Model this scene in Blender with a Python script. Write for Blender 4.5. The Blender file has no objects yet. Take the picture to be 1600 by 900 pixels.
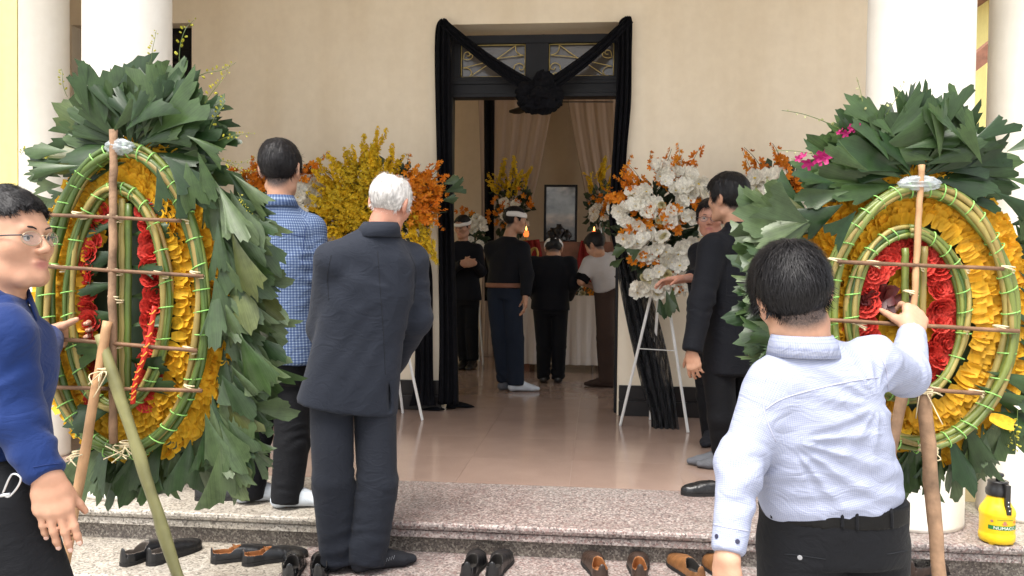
import bpy, bmesh, math, random
import numpy as np
from mathutils import Vector, Matrix, Euler
random.seed(7); rng = np.random.default_rng(11)
R = math.radians
scn = bpy.context.scene
COL = scn.collection

# ---------------------------------------------------------------- camera, sky, sun, exposure
CAM_H = 1.45
cam_d = bpy.data.cameras.new('camera'); cam = bpy.data.objects.new('camera', cam_d); COL.objects.link(cam)
cam_d.sensor_width = 36.0; cam_d.lens = 36.0*1331/1600
cam_d.clip_start = 0.05; cam_d.clip_end = 3000
CAM_M = Matrix.Rotation(R(5.7), 3, 'Z') @ Matrix.Rotation(R(90-1.55), 3, 'X') @ Matrix.Rotation(0.0115, 3, 'Z')
cam.matrix_world = Matrix.Translation((0, 0, CAM_H)) @ CAM_M.to_4x4()
scn.camera = cam

world = bpy.data.worlds.new('World'); scn.world = world; world.use_nodes = True
wn = world.node_tree.nodes; wl = world.node_tree.links
bg = wn['Background']; sky = wn.new('ShaderNodeTexSky')
sky.sky_type = 'NISHITA'; sky.sun_disc = False
SUN_EL, SUN_AZ = R(64), R(205)      # azimuth: clockwise from +Y
sky.sun_elevation = SUN_EL; sky.sun_rotation = SUN_AZ
sky.air_density = 1.0; sky.dust_density = 3.5; sky.ozone_density = 1.0
hs = wn.new('ShaderNodeHueSaturation'); hs.inputs['Saturation'].default_value = 0.28
wl.new(sky.outputs['Color'], hs.inputs['Color']); wl.new(hs.outputs['Color'], bg.inputs['Color'])
bg.inputs['Strength'].default_value = 0.15
sun_d = bpy.data.lights.new('sun', 'SUN'); sun = bpy.data.objects.new('sun', sun_d); COL.objects.link(sun)
sun_d.energy = 1.9; sun_d.angle = R(30); sun_d.color = (1.0, 0.95, 0.87)
sd = Vector((math.sin(SUN_AZ)*math.cos(SUN_EL), math.cos(SUN_AZ)*math.cos(SUN_EL), math.sin(SUN_EL)))
sun.rotation_euler = sd.to_track_quat('Z', 'Y').to_euler()
scn.view_settings.view_transform = 'Standard'; scn.view_settings.look = 'None'
scn.view_settings.exposure = 1.42; scn.view_settings.gamma = 1.0
scn.render.engine = 'CYCLES'
scn.cycles.use_denoising = True
scn.cycles.max_bounces = 8; scn.cycles.diffuse_bounces = 5; scn.cycles.glossy_bounces = 3
scn.cycles.transparent_max_bounces = 12; scn.cycles.caustics_reflective = False; scn.cycles.caustics_refractive = False
scn.cycles.sample_clamp_indirect = 6.0

# ---------------------------------------------------------------- placing helpers (measurements taken from the photograph)
F_PX = 1331.0
def ray(px, py):
    return CAM_M @ Vector(((px-800)/F_PX, -(py-450)/F_PX, -1.0))
def P(px, py, d):
    return Vector((0, 0, CAM_H)) + ray(px, py)*d
def PY(px, py, Y):
    r = ray(px, py); return Vector((0, 0, CAM_H)) + r*(Y/r.y)
def PZ(px, py, z):
    r = ray(px, py); return Vector((0, 0, CAM_H)) + r*((z-CAM_H)/r.z)
# ---------------------------------------------------------------- object helpers
def tag(o, label=None, cat=None, group=None, kind=None):
    if label: o['label'] = label
    if cat: o['category'] = cat
    if group: o['group'] = group
    if kind: o['kind'] = kind
    return o
def empty(name, loc, label=None, cat=None, group=None, rz=0.0, kind=None):
    o = bpy.data.objects.new(name, None); COL.objects.link(o)
    o.empty_display_size = 0.1; o.location = loc; o.rotation_euler = (0, 0, rz)
    return tag(o, label, cat, group, kind)
def link(name, me, m=None, parent=None, loc=None, rot=None, scale=None):
    o = bpy.data.objects.new(name, me); COL.objects.link(o)
    if m is not None and len(me.materials) == 0: me.materials.append(m)
    if parent is not None: o.parent = parent
    if loc is not None: o.location = loc
    if rot is not None: o.rotation_euler = rot
    if scale is not None: o.scale = scale
    return o
def shade(me, smooth=True):
    me.polygons.foreach_set('use_smooth', [smooth]*len(me.polygons)); me.update()
def mesh_np(name, V, Q, uv=None, smooth=True, col=None):
    V = np.asarray(V, dtype=np.float32); Q = np.asarray(Q, dtype=np.int32)
    k = Q.shape[1]
    me = bpy.data.meshes.new(name)
    me.vertices.add(len(V)); me.vertices.foreach_set('co', V.ravel())
    me.loops.add(Q.size); me.loops.foreach_set('vertex_index', Q.ravel())
    me.polygons.add(len(Q)); me.polygons.foreach_set('loop_start', np.arange(0, Q.size, k, dtype=np.int32))
    me.polygons.foreach_set('loop_total', np.full(len(Q), k, dtype=np.int32))
    me.update(calc_edges=True)
    if uv is not None:
        l = me.uv_layers.new(name='uv'); l.data.foreach_set('uv', np.asarray(uv, np.float32)[Q.ravel()].ravel())
    if col is not None:
        a = me.attributes.new('tint', 'FLOAT', 'POINT'); a.data.foreach_set('value', np.asarray(col, np.float32))
    shade(me, smooth); me.validate(); return me

class MB:
    """collects vertices and faces of ONE part"""
    def __init__(s): s.v = []; s.f = []; s.m = []
    def add(s, vs, fs, M=None):
        o = len(s.v)
        s.v += [tuple(M @ Vector(v)) if M else tuple(v) for v in vs]
        s.f += [tuple(i+o for i in f) for f in fs]
    def box(s, x0, y0, z0, x1, y1, z1, M=None):
        s.add([(x0,y0,z0),(x1,y0,z0),(x1,y1,z0),(x0,y1,z0),(x0,y0,z1),(x1,y0,z1),(x1,y1,z1),(x0,y1,z1)],
              [(0,3,2,1),(4,5,6,7),(0,1,5,4),(1,2,6,5),(2,3,7,6),(3,0,4,7)], M); return s
    def tube(s, pts, r, n=8, cap=True, M=None, flat=1.0):
        pts = [Vector(p) for p in pts]; N = len(pts)
        rr = r if isinstance(r, (list, tuple)) else [r]*N
        up = Vector((0.13, 0.31, 0.94)); vs = []; prev = None
        for i, p in enumerate(pts):
            t = (pts[min(i+1, N-1)]-pts[max(i-1, 0)])
            if t.length < 1e-9: t = Vector((0, 0, 1))
            t.normalize()
            a = prev if prev is not None else up
            a = a - t*a.dot(t)
            if a.length < 1e-4: a = Vector((1, 0, 0)) - t*t.x
            a.normalize(); b = t.cross(a); prev = a
            for k in range(n):
                q = 2*math.pi*k/n
                vs.append(p + a*(math.cos(q)*rr[i]) + b*(math.sin(q)*rr[i]*flat))
        fs = []
        for i in range(N-1):
            for k in range(n):
                k2 = (k+1) % n
                fs.append((i*n+k, i*n+k2, (i+1)*n+k2, (i+1)*n+k))
        if cap:
            fs.append(tuple(range(n-1, -1, -1))); fs.append(tuple((N-1)*n+k for k in range(n)))
        s.add(vs, fs, M); return s
    def lathe(s, prof, n=32, c=(0, 0, 0), M=None):
        vs = []; fs = []
        for (r, z) in prof:
            for k in range(n):
                q = 2*math.pi*k/n; vs.append((c[0]+r*math.cos(q), c[1]+r*math.sin(q), c[2]+z))
        for i in range(len(prof)-1):
            for k in range(n):
                k2 = (k+1) % n; fs.append((i*n+k, i*n+k2, (i+1)*n+k2, (i+1)*n+k))
        fs.append(tuple(range(n-1, -1, -1))); fs.append(tuple((len(prof)-1)*n+k for k in range(n)))
        s.add(vs, fs, M); return s
    def ball(s, c, r, n=8, m=6, M=None):
        r = r if isinstance(r, (tuple, list)) else (r, r, r)
        vs = []; fs = []
        for i in range(1, m):
            t = math.pi*i/m
            for k in range(n):
                q = 2*math.pi*k/n
                vs.append((c[0]+r[0]*math.sin(t)*math.cos(q), c[1]+r[1]*math.sin(t)*math.sin(q), c[2]+r[2]*math.cos(t)))
        vs.append((c[0], c[1], c[2]+r[2])); vs.append((c[0], c[1], c[2]-r[2])); T = len(vs)-2
        for i in range(m-2):
            for k in range(n):
                k2 = (k+1) % n; fs.append((i*n+k, (i+1)*n+k, (i+1)*n+k2, i*n+k2))
        for k in range(n):
            fs.append((T, k, (k+1) % n)); fs.append((T+1, (m-2)*n+(k+1) % n, (m-2)*n+k))
        s.add(vs, fs, M); return s
    def mesh(s, name, smooth=False):
        me = bpy.data.meshes.new(name); me.from_pydata([tuple(v) for v in s.v], [], s.f); me.update(); shade(me, smooth); return me
    def build(s, name, m=None, parent=None, smooth=False, bevel=0.0, loc=None):
        o = link(name, s.mesh(name, smooth), m, parent, loc)
        if bevel:
            b = o.modifiers.new('bevel', 'BEVEL'); b.width = bevel; b.segments = 2; b.limit_method = 'ANGLE'; b.angle_limit = R(40)
            b.harden_normals = False
        return o

def catmull(pts, n=8):
    pts = [Vector(p) for p in pts]; out = []
    for i in range(len(pts)-1):
        p0, p1, p2, p3 = pts[max(i-1, 0)], pts[i], pts[i+1], pts[min(i+2, len(pts)-1)]
        for k in range(n):
            t = k/n
            out.append(0.5*((2*p1)+(p2-p0)*t+(2*p0-5*p1+4*p2-p3)*t*t+(3*p1-p0-3*p2+p3)*t**3))
    out.append(pts[-1]); return out

# ---------------------------------------------------------------- numpy noise
_perm = np.random.default_rng(5).random(4096).astype(np.float32)
def _hash(i, j, k):
    return _perm[((i*73856093) ^ (j*19349663) ^ (k*83492791)) & 4095]
def vnoise(p):
    p = np.asarray(p, np.float32); i = np.floor(p).astype(np.int64); f = p-i; f = f*f*(3-2*f)
    r = 0
    for a in (0, 1):
        for b in (0, 1):
            for c in (0, 1):
                w = (f[:, 0] if a else 1-f[:, 0])*(f[:, 1] if b else 1-f[:, 1])*(f[:, 2] if c else 1-f[:, 2])
                r = r + w*_hash(i[:, 0]+a, i[:, 1]+b, i[:, 2]+c)
    return r
def fbm(p, o=3):
    s = 0; a = 0.5
    for k in range(o):
        s = s+a*vnoise(p*(2.03**k)+k*17.3); a *= 0.5
    return s/0.875

# ---------------------------------------------------------------- materials
def lin(c):
    return tuple(((x/255)/12.92 if x/255 <= 0.04045 else ((x/255+0.055)/1.055)**2.4) for x in c)
class NT:
    def __init__(s, name):
        s.m = bpy.data.materials.new(name); s.m.use_nodes = True; s.t = s.m.node_tree; s.n = s.t.nodes; s.b = s.n['Principled BSDF']
    def node(s, ty, **kw):
        n = s.n.new(ty)
        for k, v in kw.items():
            if k in n.inputs: n.inputs[k].default_value = v
            else: setattr(n, k, v)
        return n
    def l(s, a, b): s.t.links.new(a, b)
    def coord(s, kind='Object'):
        return s.node('ShaderNodeTexCoord').outputs[kind]
    def noise(s, scale, detail=4, vec=None, rough=0.55, dim=None):
        n = s.node('ShaderNodeTexNoise'); n.inputs['Scale'].default_value = scale; n.inputs['Detail'].default_value = detail
        n.inputs['Roughness'].default_value = rough
        s.l(vec if vec is not None else s.coord(), n.inputs['Vector']); return n.outputs['Fac']
    def ramp(s, fac, stops):
        n = s.node('ShaderNodeValToRGB'); e = n.color_ramp.elements
        while len(e) < len(stops): e.new(0.5)
        for k, (p, c) in enumerate(stops):
            e[k].position = p; e[k].color = (*c, 1) if len(c) == 3 else c
        s.l(fac, n.inputs['Fac']); return n.outputs['Color']
    def mix(s, fac, a, b, mode='MIX'):
        n = s.node('ShaderNodeMix', data_type='RGBA', blend_type=mode)
        for i, v in ((0, fac), (6, a), (7, b)):
            if hasattr(v, 'is_linked'): s.l(v, n.inputs[i])
            elif i == 0: n.inputs[0].default_value = v
            else: n.inputs[i].default_value = (*v, 1) if len(v) == 3 else v
        return n.outputs[2]
    def math(s, op, a, b=None, clamp=False):
        n = s.node('ShaderNodeMath', operation=op); n.use_clamp = clamp
        for i, v in ((0, a), (1, b)):
            if v is None: continue
            if hasattr(v, 'is_linked'): s.l(v, n.inputs[i])
            else: n.inputs[i].default_value = v
        return n.outputs[0]
    def scale(s, vec, sc):
        n = s.node('ShaderNodeMapping'); n.inputs['Scale'].default_value = sc; s.l(vec, n.inputs['Vector']); return n.outputs[0]
    def bump(s, h, strength=0.3, dist=0.01):
        n = s.node('ShaderNodeBump'); n.inputs['Strength'].default_value = strength; n.inputs['Distance'].default_value = dist
        s.l(h, n.inputs['Height']); s.l(n.outputs['Normal'], s.b.inputs['Normal'])
    def base(s, c):
        if hasattr(c, 'is_linked'): s.l(c, s.b.inputs['Base Color'])
        else: s.b.inputs['Base Color'].default_value = (*c, 1)
    def set(s, **kw):
        for k, v in kw.items(): s.b.inputs[k.replace('_', ' ')].default_value = v
        return s
def simple(name, c, rough=0.6, var=0.15, scale=20, bump=0.0, spec=0.4, dist=0.004, bscale=None, metal=0.0, rnd=0.0, **kw):
    t = NT(name); a = tuple(x*(1-var) for x in c); b = tuple(min(1, x*(1+var)) for x in c)
    nf = t.noise(scale)
    col = t.ramp(nf, [(0.3, a), (0.7, b)])
    if rnd:
        oi = t.node('ShaderNodeObjectInfo')
        v = t.math('MULTIPLY_ADD', oi.outputs['Random'], 2*rnd); v.node.inputs[2].default_value = 1-rnd
        h = t.node('ShaderNodeHueSaturation'); t.l(col, h.inputs['Color']); t.l(v, h.inputs['Value']); col = h.outputs['Color']
    t.base(col); t.set(Roughness=rough, Metallic=metal, **kw); t.b.inputs['Specular IOR Level'].default_value = spec
    if bump: t.bump(t.noise(bscale or scale*4, 6), bump, dist)
    return t.m
# ---------------------------------------------------------------- smooth solids: signed distances on a grid, meshed by surface nets
def V3(a): return np.array([a[0], a[1], a[2]], np.float32)
def snet(F, o, h):
    ins = F < 0
    nx, ny, nz = F.shape
    sl = [(a, b, c) for a in (0, 1) for b in (0, 1) for c in (0, 1)]
    def S(A, a, b, c): return A[a:nx-1+a, b:ny-1+b, c:nz-1+c]
    anyv = np.zeros((nx-1, ny-1, nz-1), bool); allv = np.ones_like(anyv)
    for q in sl:
        t = S(ins, *q); anyv |= t; allv &= t
    act = np.argwhere(anyv & ~allv); N = len(act)
    if N == 0: return np.zeros((0, 3)), np.zeros((0, 4), int)
    idx = np.full(anyv.shape, -1, np.int32); idx[act[:, 0], act[:, 1], act[:, 2]] = np.arange(N)
    cv = {q: F[act[:, 0]+q[0], act[:, 1]+q[1], act[:, 2]+q[2]] for q in sl}
    acc = np.zeros((N, 3)); cnt = np.zeros(N)
    for q in sl:
        for ax in range(3):
            if q[ax]: continue
            q2 = list(q); q2[ax] = 1; q2 = tuple(q2)
            a, b = cv[q], cv[q2]; m = (a < 0) != (b < 0)
            t = np.where(m, a/np.where(m, a-b, 1), 0)
            p = np.array(q, float)[None, :].repeat(N, 0); p[:, ax] += t
            acc[m] += p[m]; cnt[m] += 1
    V = (act + acc/cnt[:, None])*h + o
    Q = []
    for ax in range(3):
        A = ins if ax == 0 else ins
        s0 = [slice(1, -1)]*3; s1 = [slice(1, -1)]*3
        s0[ax] = slice(0, -1); s1[ax] = slice(1, None)
        a = ins[tuple(s0)]; b = ins[tuple(s1)]
        e = np.argwhere(a != b)
        off = np.ones(3, int); off[ax] = 0; e = e+off
        sgn = ins[e[:, 0], e[:, 1], e[:, 2]]
        u, v = [(1, 2), (2, 0), (0, 1)][ax]
        def cell(du, dv):
            c = e.copy(); c[:, u] += du; c[:, v] += dv
            return idx[c[:, 0], c[:, 1], c[:, 2]]
        q = np.stack([cell(-1, -1), cell(0, -1), cell(0, 0), cell(-1, 0)], 1)
        q[~sgn] = q[~sgn][:, ::-1]
        Q.append(q)
    Q = np.concatenate(Q); Q = Q[(Q >= 0).all(1)]
    return V, Q

class Prim:
    def __init__(s, f, lo, hi, uv=None): s.f = f; s.lo = np.asarray(lo, float); s.hi = np.asarray(hi, float); s.uv = uv
def frame_of(d, hint=(0, 0, 1)):
    d = V3(d); d = d/np.linalg.norm(d); h = V3(hint); a = h-d*h.dot(d)
    if np.linalg.norm(a) < 1e-3: a = V3((1, 0, 0))-d*d[0]
    a = a/np.linalg.norm(a); return d, a, np.cross(d, a)
def cone(a, b, ra, rb, flat=False, flata=False, hint=(0, 1, 0), asp=1.0, uoff=0.0):
    """tapered limb from a to b; asp widens it along the hint direction"""
    a, b = V3(a), V3(b); L = float(np.linalg.norm(b-a))+1e-9; d, e1, e2 = frame_of(b-a, hint)
    def f(X, Y, Z):
        x, y, z = X-a[0], Y-a[1], Z-a[2]
        t = x*d[0]+y*d[1]+z*d[2]; tc = np.clip(t, 0, L)
        r = ra+(rb-ra)*(tc/L)
        if asp != 1.0:
            u = (x*e1[0]+y*e1[1]+z*e1[2])/asp; v = x*e2[0]+y*e2[1]+z*e2[2]; w = t-tc
            D = np.sqrt(u*u+v*v+w*w)-r
        else:
            D = np.sqrt(np.maximum(x*x+y*y+z*z-t*t+(t-tc)**2, 0))-r
        if flat: D = np.maximum(D, t-L)
        if flata: D = np.maximum(D, -t)
        return D
    def uv(p):
        q = p-a; t = q@d; an = np.arctan2(q@e2, q@e1)
        return np.stack([an*(ra+rb)/2+uoff, t], 1)
    m = max(ra, rb)*max(1, asp)
    return Prim(f, np.minimum(a, b)-m, np.maximum(a, b)+m, uv)
def ell(c, r, M=None):
    c = V3(c); r = r if isinstance(r, (tuple, list)) else (r, r, r)
    M = np.eye(3, dtype=np.float32) if M is None else np.asarray(M, np.float32)   # columns are the axes
    rm = min(r)
    def f(X, Y, Z):
        x, y, z = X-c[0], Y-c[1], Z-c[2]
        u = (x*M[0, 0]+y*M[1, 0]+z*M[2, 0])/r[0]; v = (x*M[0, 1]+y*M[1, 1]+z*M[2, 1])/r[1]; w = (x*M[0, 2]+y*M[1, 2]+z*M[2, 2])/r[2]
        k0 = np.sqrt(u*u+v*v+w*w); k1 = np.sqrt((u/r[0])**2+(v/r[1])**2+(w/r[2])**2)+1e-6
        return k0*(k0-1)/k1
    m = max(r)
    def uv(p):
        q = (p-c)@M; return np.stack([np.arctan2(q[:, 0], q[:, 1])*m, q[:, 2]], 1)
    return Prim(f, c-m, c+m, uv)
def loft(a, b, secs, side, n=2.4, fwd_off=None):
    """torso: sections (t, half width, half depth[, forward shift[, side shift]]) along the line a -> b"""
    a, b = V3(a), V3(b); L = float(np.linalg.norm(b-a)); d = (b-a)/L
    s = V3(side); s = s-d*s.dot(d); s /= np.linalg.norm(s); fw = np.cross(d, s)
    S = np.array([list(q)+[0]*(5-len(q)) for q in secs], float)
    tt = np.linspace(S[0, 0], S[-1, 0], 160); ker = np.hanning(17); ker /= ker.sum()
    tab = []
    for k in range(1, 5):
        y = np.interp(tt, S[:, 0], S[:, k]); y = np.convolve(np.pad(y, 8, 'edge'), ker, 'valid'); tab.append(y)
    t0, t1 = S[0, 0], S[-1, 0]
    def f(X, Y, Z):
        x, y, z = X-a[0], Y-a[1], Z-a[2]
        t = (x*d[0]+y*d[1]+z*d[2])/L
        hw = np.interp(t, tt, tab[0]).astype(np.float32); hd = np.interp(t, tt, tab[1]).astype(np.float32)
        of = np.interp(t, tt, tab[2]).astype(np.float32); os_ = np.interp(t, tt, tab[3]).astype(np.float32)
        u = np.abs(x*s[0]+y*s[1]+z*s[2]-os_)/hw; v = np.abs(x*fw[0]+y*fw[1]+z*fw[2]-of)/hd
        D = ((u**n+v**n+1e-9)**(1/n)-1)*np.minimum(hw, hd)
        return np.maximum(D, np.maximum(t-t1, t0-t)*L)
    def uv(p):
        q = p-a; t = (q@d)/L
        u = q@s; v = q@fw-np.interp(t, tt, tab[2])
        return np.stack([np.arctan2(u, -v)*0.15, t*L], 1)
    m = float(S[:, 1].max()+0.05)
    pts = np.stack([a+d*L*t0, a+d*L*t1])
    return Prim(f, pts.min(0)-m, pts.max(0)+m, uv)
class Solid:
    def __init__(s, lo, hi, h):
        s.lo = np.asarray(lo, float); s.h = h
        n = np.ceil((np.asarray(hi, float)-s.lo)/h).astype(int)+1
        s.ax = [(s.lo[i]+np.arange(n[i])*h).astype(np.float32) for i in range(3)]
        s.F = np.full(n, 9.0, np.float32); s.prims = []
    def _sub(s, p, m):
        sl = []
        for i in range(3):
            a = int(np.searchsorted(s.ax[i], p.lo[i]-m)); b = int(np.searchsorted(s.ax[i], p.hi[i]+m))
            if b-a < 1: return None, None
            sl.append(slice(a, b))
        return tuple(sl), (s.ax[0][sl[0]][:, None, None], s.ax[1][sl[1]][None, :, None], s.ax[2][sl[2]][None, None, :])
    def add(s, p, k=0.02):
        sl, g = s._sub(p, k+2*s.h+0.01)
        if sl is None: return s
        D = p.f(*g).astype(np.float32); A = s.F[sl]
        if k > 0:
            hh = np.clip(0.5+0.5*(A-D)/k, 0, 1); hh[A > 5] = 1
            s.F[sl] = np.where(A > 5, D, A*(1-hh)+D*hh-k*hh*(1-hh))
        else: s.F[sl] = np.minimum(A, D)
        s.prims.append(p); return s
    def sub(s, p, k=0.01):
        sl, g = s._sub(p, k+2*s.h+0.01)
        if sl is None: return s
        D = -p.f(*g).astype(np.float32); A = s.F[sl]
        hh = np.clip(0.5-0.5*(A-D)/k, 0, 1)
        s.F[sl] = np.where(A > 5, A, A*(1-hh)+D*hh+k*hh*(1-hh)); return s
    def cut(s, pt, nrm):
        n = V3(nrm); n = n/np.linalg.norm(n); pt = V3(pt)
        D = (s.ax[0][:, None, None]-pt[0])*n[0]+(s.ax[1][None, :, None]-pt[1])*n[1]+(s.ax[2][None, None, :]-pt[2])*n[2]
        s.F = np.maximum(s.F, D); return s
    def fieldcut(s, fn):
        s.F = np.maximum(s.F, fn(s.ax[0][:, None, None], s.ax[1][None, :, None], s.ax[2][None, None, :])); return s
    def verts(s):
        # keep the border outside
        for ax in range(3):
            for e in (0, -1):
                sl = [slice(None)]*3; sl[ax] = e; s.F[tuple(sl)] = np.maximum(s.F[tuple(sl)], 0.01)
        return snet(s.F, s.lo, s.h)
    def uvs(s, V):
        best = np.full(len(V), 1e9); uv = np.zeros((len(V), 2))
        for p in s.prims:
            d = p.f(V[:, 0], V[:, 1], V[:, 2]); m = d < best
            if p.uv is not None and m.any(): uv[m] = p.uv(V[m])
            best = np.minimum(best, d)
        return uv
def vnormals(V, Q):
    n = np.cross(V[Q[:, 2]]-V[Q[:, 0]], V[Q[:, 3]]-V[Q[:, 1]]); N = np.zeros_like(V)
    for k in range(4): np.add.at(N, Q[:, k], n)
    return N/np.maximum(np.linalg.norm(N, axis=1, keepdims=True), 1e-12)
def relax(V, Q, it=2, f=0.5):
    for _ in range(it):
        s = np.zeros_like(V); c = np.zeros(len(V))
        for k in range(4):
            a, b = Q[:, k], Q[:, (k+1) % 4]
            np.add.at(s, a, V[b]); np.add.at(s, b, V[a]); np.add.at(c, a, 1); np.add.at(c, b, 1)
        V = V*(1-f)+f*s/np.maximum(c, 1)[:, None]
    return V
def bounds_of(prims, m=0.03):
    return np.min([p.lo for p in prims], 0)-m, np.max([p.hi for p in prims], 0)+m
# ---------------------------------------------------------------- the setting: ground, steps, floor, house, columns
YW = 6.6; WT = 0.32          # front wall face and thickness
Z1, Z2 = 0.15, 0.30          # lower step, landing
YE = 3.71                    # front edge of the landing
YB = 4.41                    # back of the terrazzo band
CEIL = 4.45

def terrazzo(name, cols, base, wear):
    t = NT(name); c = t.coord()
    v = t.node('ShaderNodeTexVoronoi'); v.inputs['Scale'].default_value = 125; t.l(c, v.inputs['Vector'])
    v2 = t.node('ShaderNodeTexVoronoi'); v2.inputs['Scale'].default_value = 260; t.l(c, v2.inputs['Vector'])
    sp = t.node('ShaderNodeSeparateColor'); t.l(v.outputs['Color'], sp.inputs[0])
    sp2 = t.node('ShaderNodeSeparateColor'); t.l(v2.outputs['Color'], sp2.inputs[0])
    n = len(cols)
    col = t.ramp(sp.outputs[0], [((k)/n, q) for k, q in enumerate(cols)]); col.node.color_ramp.interpolation = 'CONSTANT'
    chip = t.math('GREATER_THAN', sp.outputs[1], 0.32)
    fine = t.ramp(sp2.outputs[0], [(0.0, tuple(x*0.62 for x in base)), (0.5, base), (1.0, tuple(min(1, x*1.35) for x in base))])
    col = t.mix(chip, fine, col)
    w = t.noise(1.7, 6); w = t.ramp(w, [(0.35, (1, 1, 1)), (0.75, wear)])
    col = t.mix(1.0, col, w, 'MULTIPLY')
    d = t.noise(7, 7, rough=0.7); d = t.ramp(d, [(0.5, (1, 1, 1)), (0.72, (0.68, 0.64, 0.62))])
    col = t.mix(0.7, col, d, 'MULTIPLY')
    hq = t.node('ShaderNodeHueSaturation'); t.l(col, hq.inputs['Color']); hq.inputs['Value'].default_value = 0.70; col = hq.outputs['Color']
    t.base(col); t.set(Roughness=0.48); t.bump(v.outputs['Distance'], 0.12, 0.002)
    return t.m
M_pink = terrazzo('terrazzo_pink', [(0.36, 0.27, 0.25), (0.52, 0.47, 0.44), (0.27, 0.185, 0.17), (0.38, 0.35, 0.33), (0.15, 0.125, 0.12), (0.58, 0.53, 0.49)], (0.33, 0.29, 0.272), (0.94, 0.84, 0.83))
M_creamtz = terrazzo('terrazzo_cream', [(0.47, 0.43, 0.37), (0.62, 0.58, 0.52), (0.33, 0.30, 0.26), (0.50, 0.46, 0.40), (0.18, 0.16, 0.14), (0.68, 0.64, 0.57)], (0.46, 0.42, 0.37), (0.85, 0.8, 0.72))
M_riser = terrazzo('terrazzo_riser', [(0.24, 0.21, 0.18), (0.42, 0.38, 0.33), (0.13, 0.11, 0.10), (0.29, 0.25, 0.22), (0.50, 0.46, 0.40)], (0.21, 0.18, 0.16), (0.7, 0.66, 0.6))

t = NT('floor_tile'); c = t.coord()
nf = t.noise(3.0, 5); col = t.ramp(nf, [(0.3, (0.30, 0.212, 0.172)), (0.7, (0.345, 0.248, 0.205))])
fi = t.ramp(t.noise(160, 2), [(0.3, (0.85, 0.85, 0.85)), (0.7, (1.1, 1.1, 1.1))]); col = t.mix(0.7, col, fi, 'MULTIPLY')
oi = t.node('ShaderNodeObjectInfo'); vv = t.math('MULTIPLY_ADD', oi.outputs['Random'], 0.05); vv.node.inputs[2].default_value = 0.975
hh = t.node('ShaderNodeHueSaturation'); t.l(col, hh.inputs['Color']); t.l(vv, hh.inputs['Value'])
t.base(hh.outputs['Color']); t.set(Roughness=0.22); t.b.inputs['Specular IOR Level'].default_value = 0.45
rr = t.ramp(t.noise(2.2, 6, rough=0.65), [(0.3, (0.07,)*3), (0.75, (0.24,)*3)]); t.l(rr, t.b.inputs['Roughness'])
M_tile = t.m
M_grout = simple('grout', (0.27, 0.185, 0.15), 0.6)

def plaster(name, c, rough=0.8):
    t = NT(name); n1 = t.noise(0.9, 6, rough=0.6); n2 = t.noise(14, 5)
    a = tuple(x*0.93 for x in c); col = t.ramp(n1, [(0.3, a), (0.7, c)])
    sm = t.ramp(n2, [(0.35, (0.96, 0.955, 0.95)), (0.65, (1, 1, 1))]); col = t.mix(1.0, col, sm, 'MULTIPLY')
    st = t.noise(1.3, 5, vec=t.scale(t.coord(), (2.4, 2.4, .35))); col = t.mix(1.0, col, t.ramp(st, [(0.36, (0.93, 0.91, 0.88)), (0.6, (1, 1, 1))]), 'MULTIPLY')
    t.base(col); t.set(Roughness=rough); t.b.inputs['Specular IOR Level'].default_value = 0.25
    t.bump(t.noise(90, 5), 0.12, 0.003); return t.m
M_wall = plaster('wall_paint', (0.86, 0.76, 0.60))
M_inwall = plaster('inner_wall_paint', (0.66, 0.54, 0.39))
M_white = plaster('white_paint', (0.84, 0.81, 0.74), 0.6)
M_yellow = plaster('yellow_paint', (0.80, 0.70, 0.27))
M_ceil = plaster('ceiling_paint', (0.78, 0.74, 0.66))
M_black = simple('black_timber', (0.006, 0.006, 0.008), 0.5, 0.3, 9, 0.15, 0.25, bscale=60)
M_skirt = simple('skirting_stone', (0.008, 0.006, 0.006), 0.4, 0.4, 12, 0.05)
M_gold = simple('gold_iron', (0.55, 0.42, 0.15), 0.4, 0.2, 30, metal=0.3)
M_brown = simple('brown_timber', (0.20, 0.085, 0.05), 0.6, 0.3, 8, 0.2)
M_rooftile = simple('roof_tile', (0.30, 0.12, 0.08), 0.8, 0.3, 6, 0.3)
t = NT('dark_glass'); t.base((0.10, 0.085, 0.07)); t.set(Roughness=0.12); t.b.inputs['Specular IOR Level'].default_value = 0.5
t.bump(t.noise(45, 3), 0.25, 0.004)
M_glass = t.m

# ground
g = MB(); g.add([(-300, -300, 0), (300, -300, 0), (300, 300, 0), (-300, 300, 0)], [(0, 1, 2, 3)])
M_ground = simple('paving', (0.42, 0.40, 0.37), 0.85, 0.18, 1.2, 0.3, bscale=40)
tag(g.build('ground', M_ground), kind='structure')

# steps: extruded terrazzo slabs with a rounded nosing and two grooves below it
def slab(name, x0, x1, prof, m, parent):
    n = len(prof); vs = [(x0, y, z) for y, z in prof]+[(x1, y, z) for y, z in prof]
    fs = [(i, (i+1) % n, n+(i+1) % n, n+i) for i in range(n)]+[tuple(range(n-1, -1, -1)), tuple(range(n, 2*n))]
    b = MB(); b.add(vs, fs); o = b.build(name, m, parent)
    return o
def nosing(y, z, yb, th):
    return [(y+0.004, z-0.036), (y, z-0.03), (y-0.004, z-0.018), (y-0.002, z-0.007), (y+0.006, z-0.0015), (y+0.016, z), (yb, z), (yb, z-th), (y+0.05, z-th),
            (y+0.05, z-0.072), (y+0.012, z-0.072), (y+0.012, z-0.042), (y+0.02, z-0.041), (y+0.02, z-0.037)]
XL, XR = -6.5, 6.5
XA, XB = -1.17, 1.78
step = tag(MB().box(XL, YE+0.052, -0.2, XR, YB, Z2-0.08).build('landing_step', M_riser), kind='structure')
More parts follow.
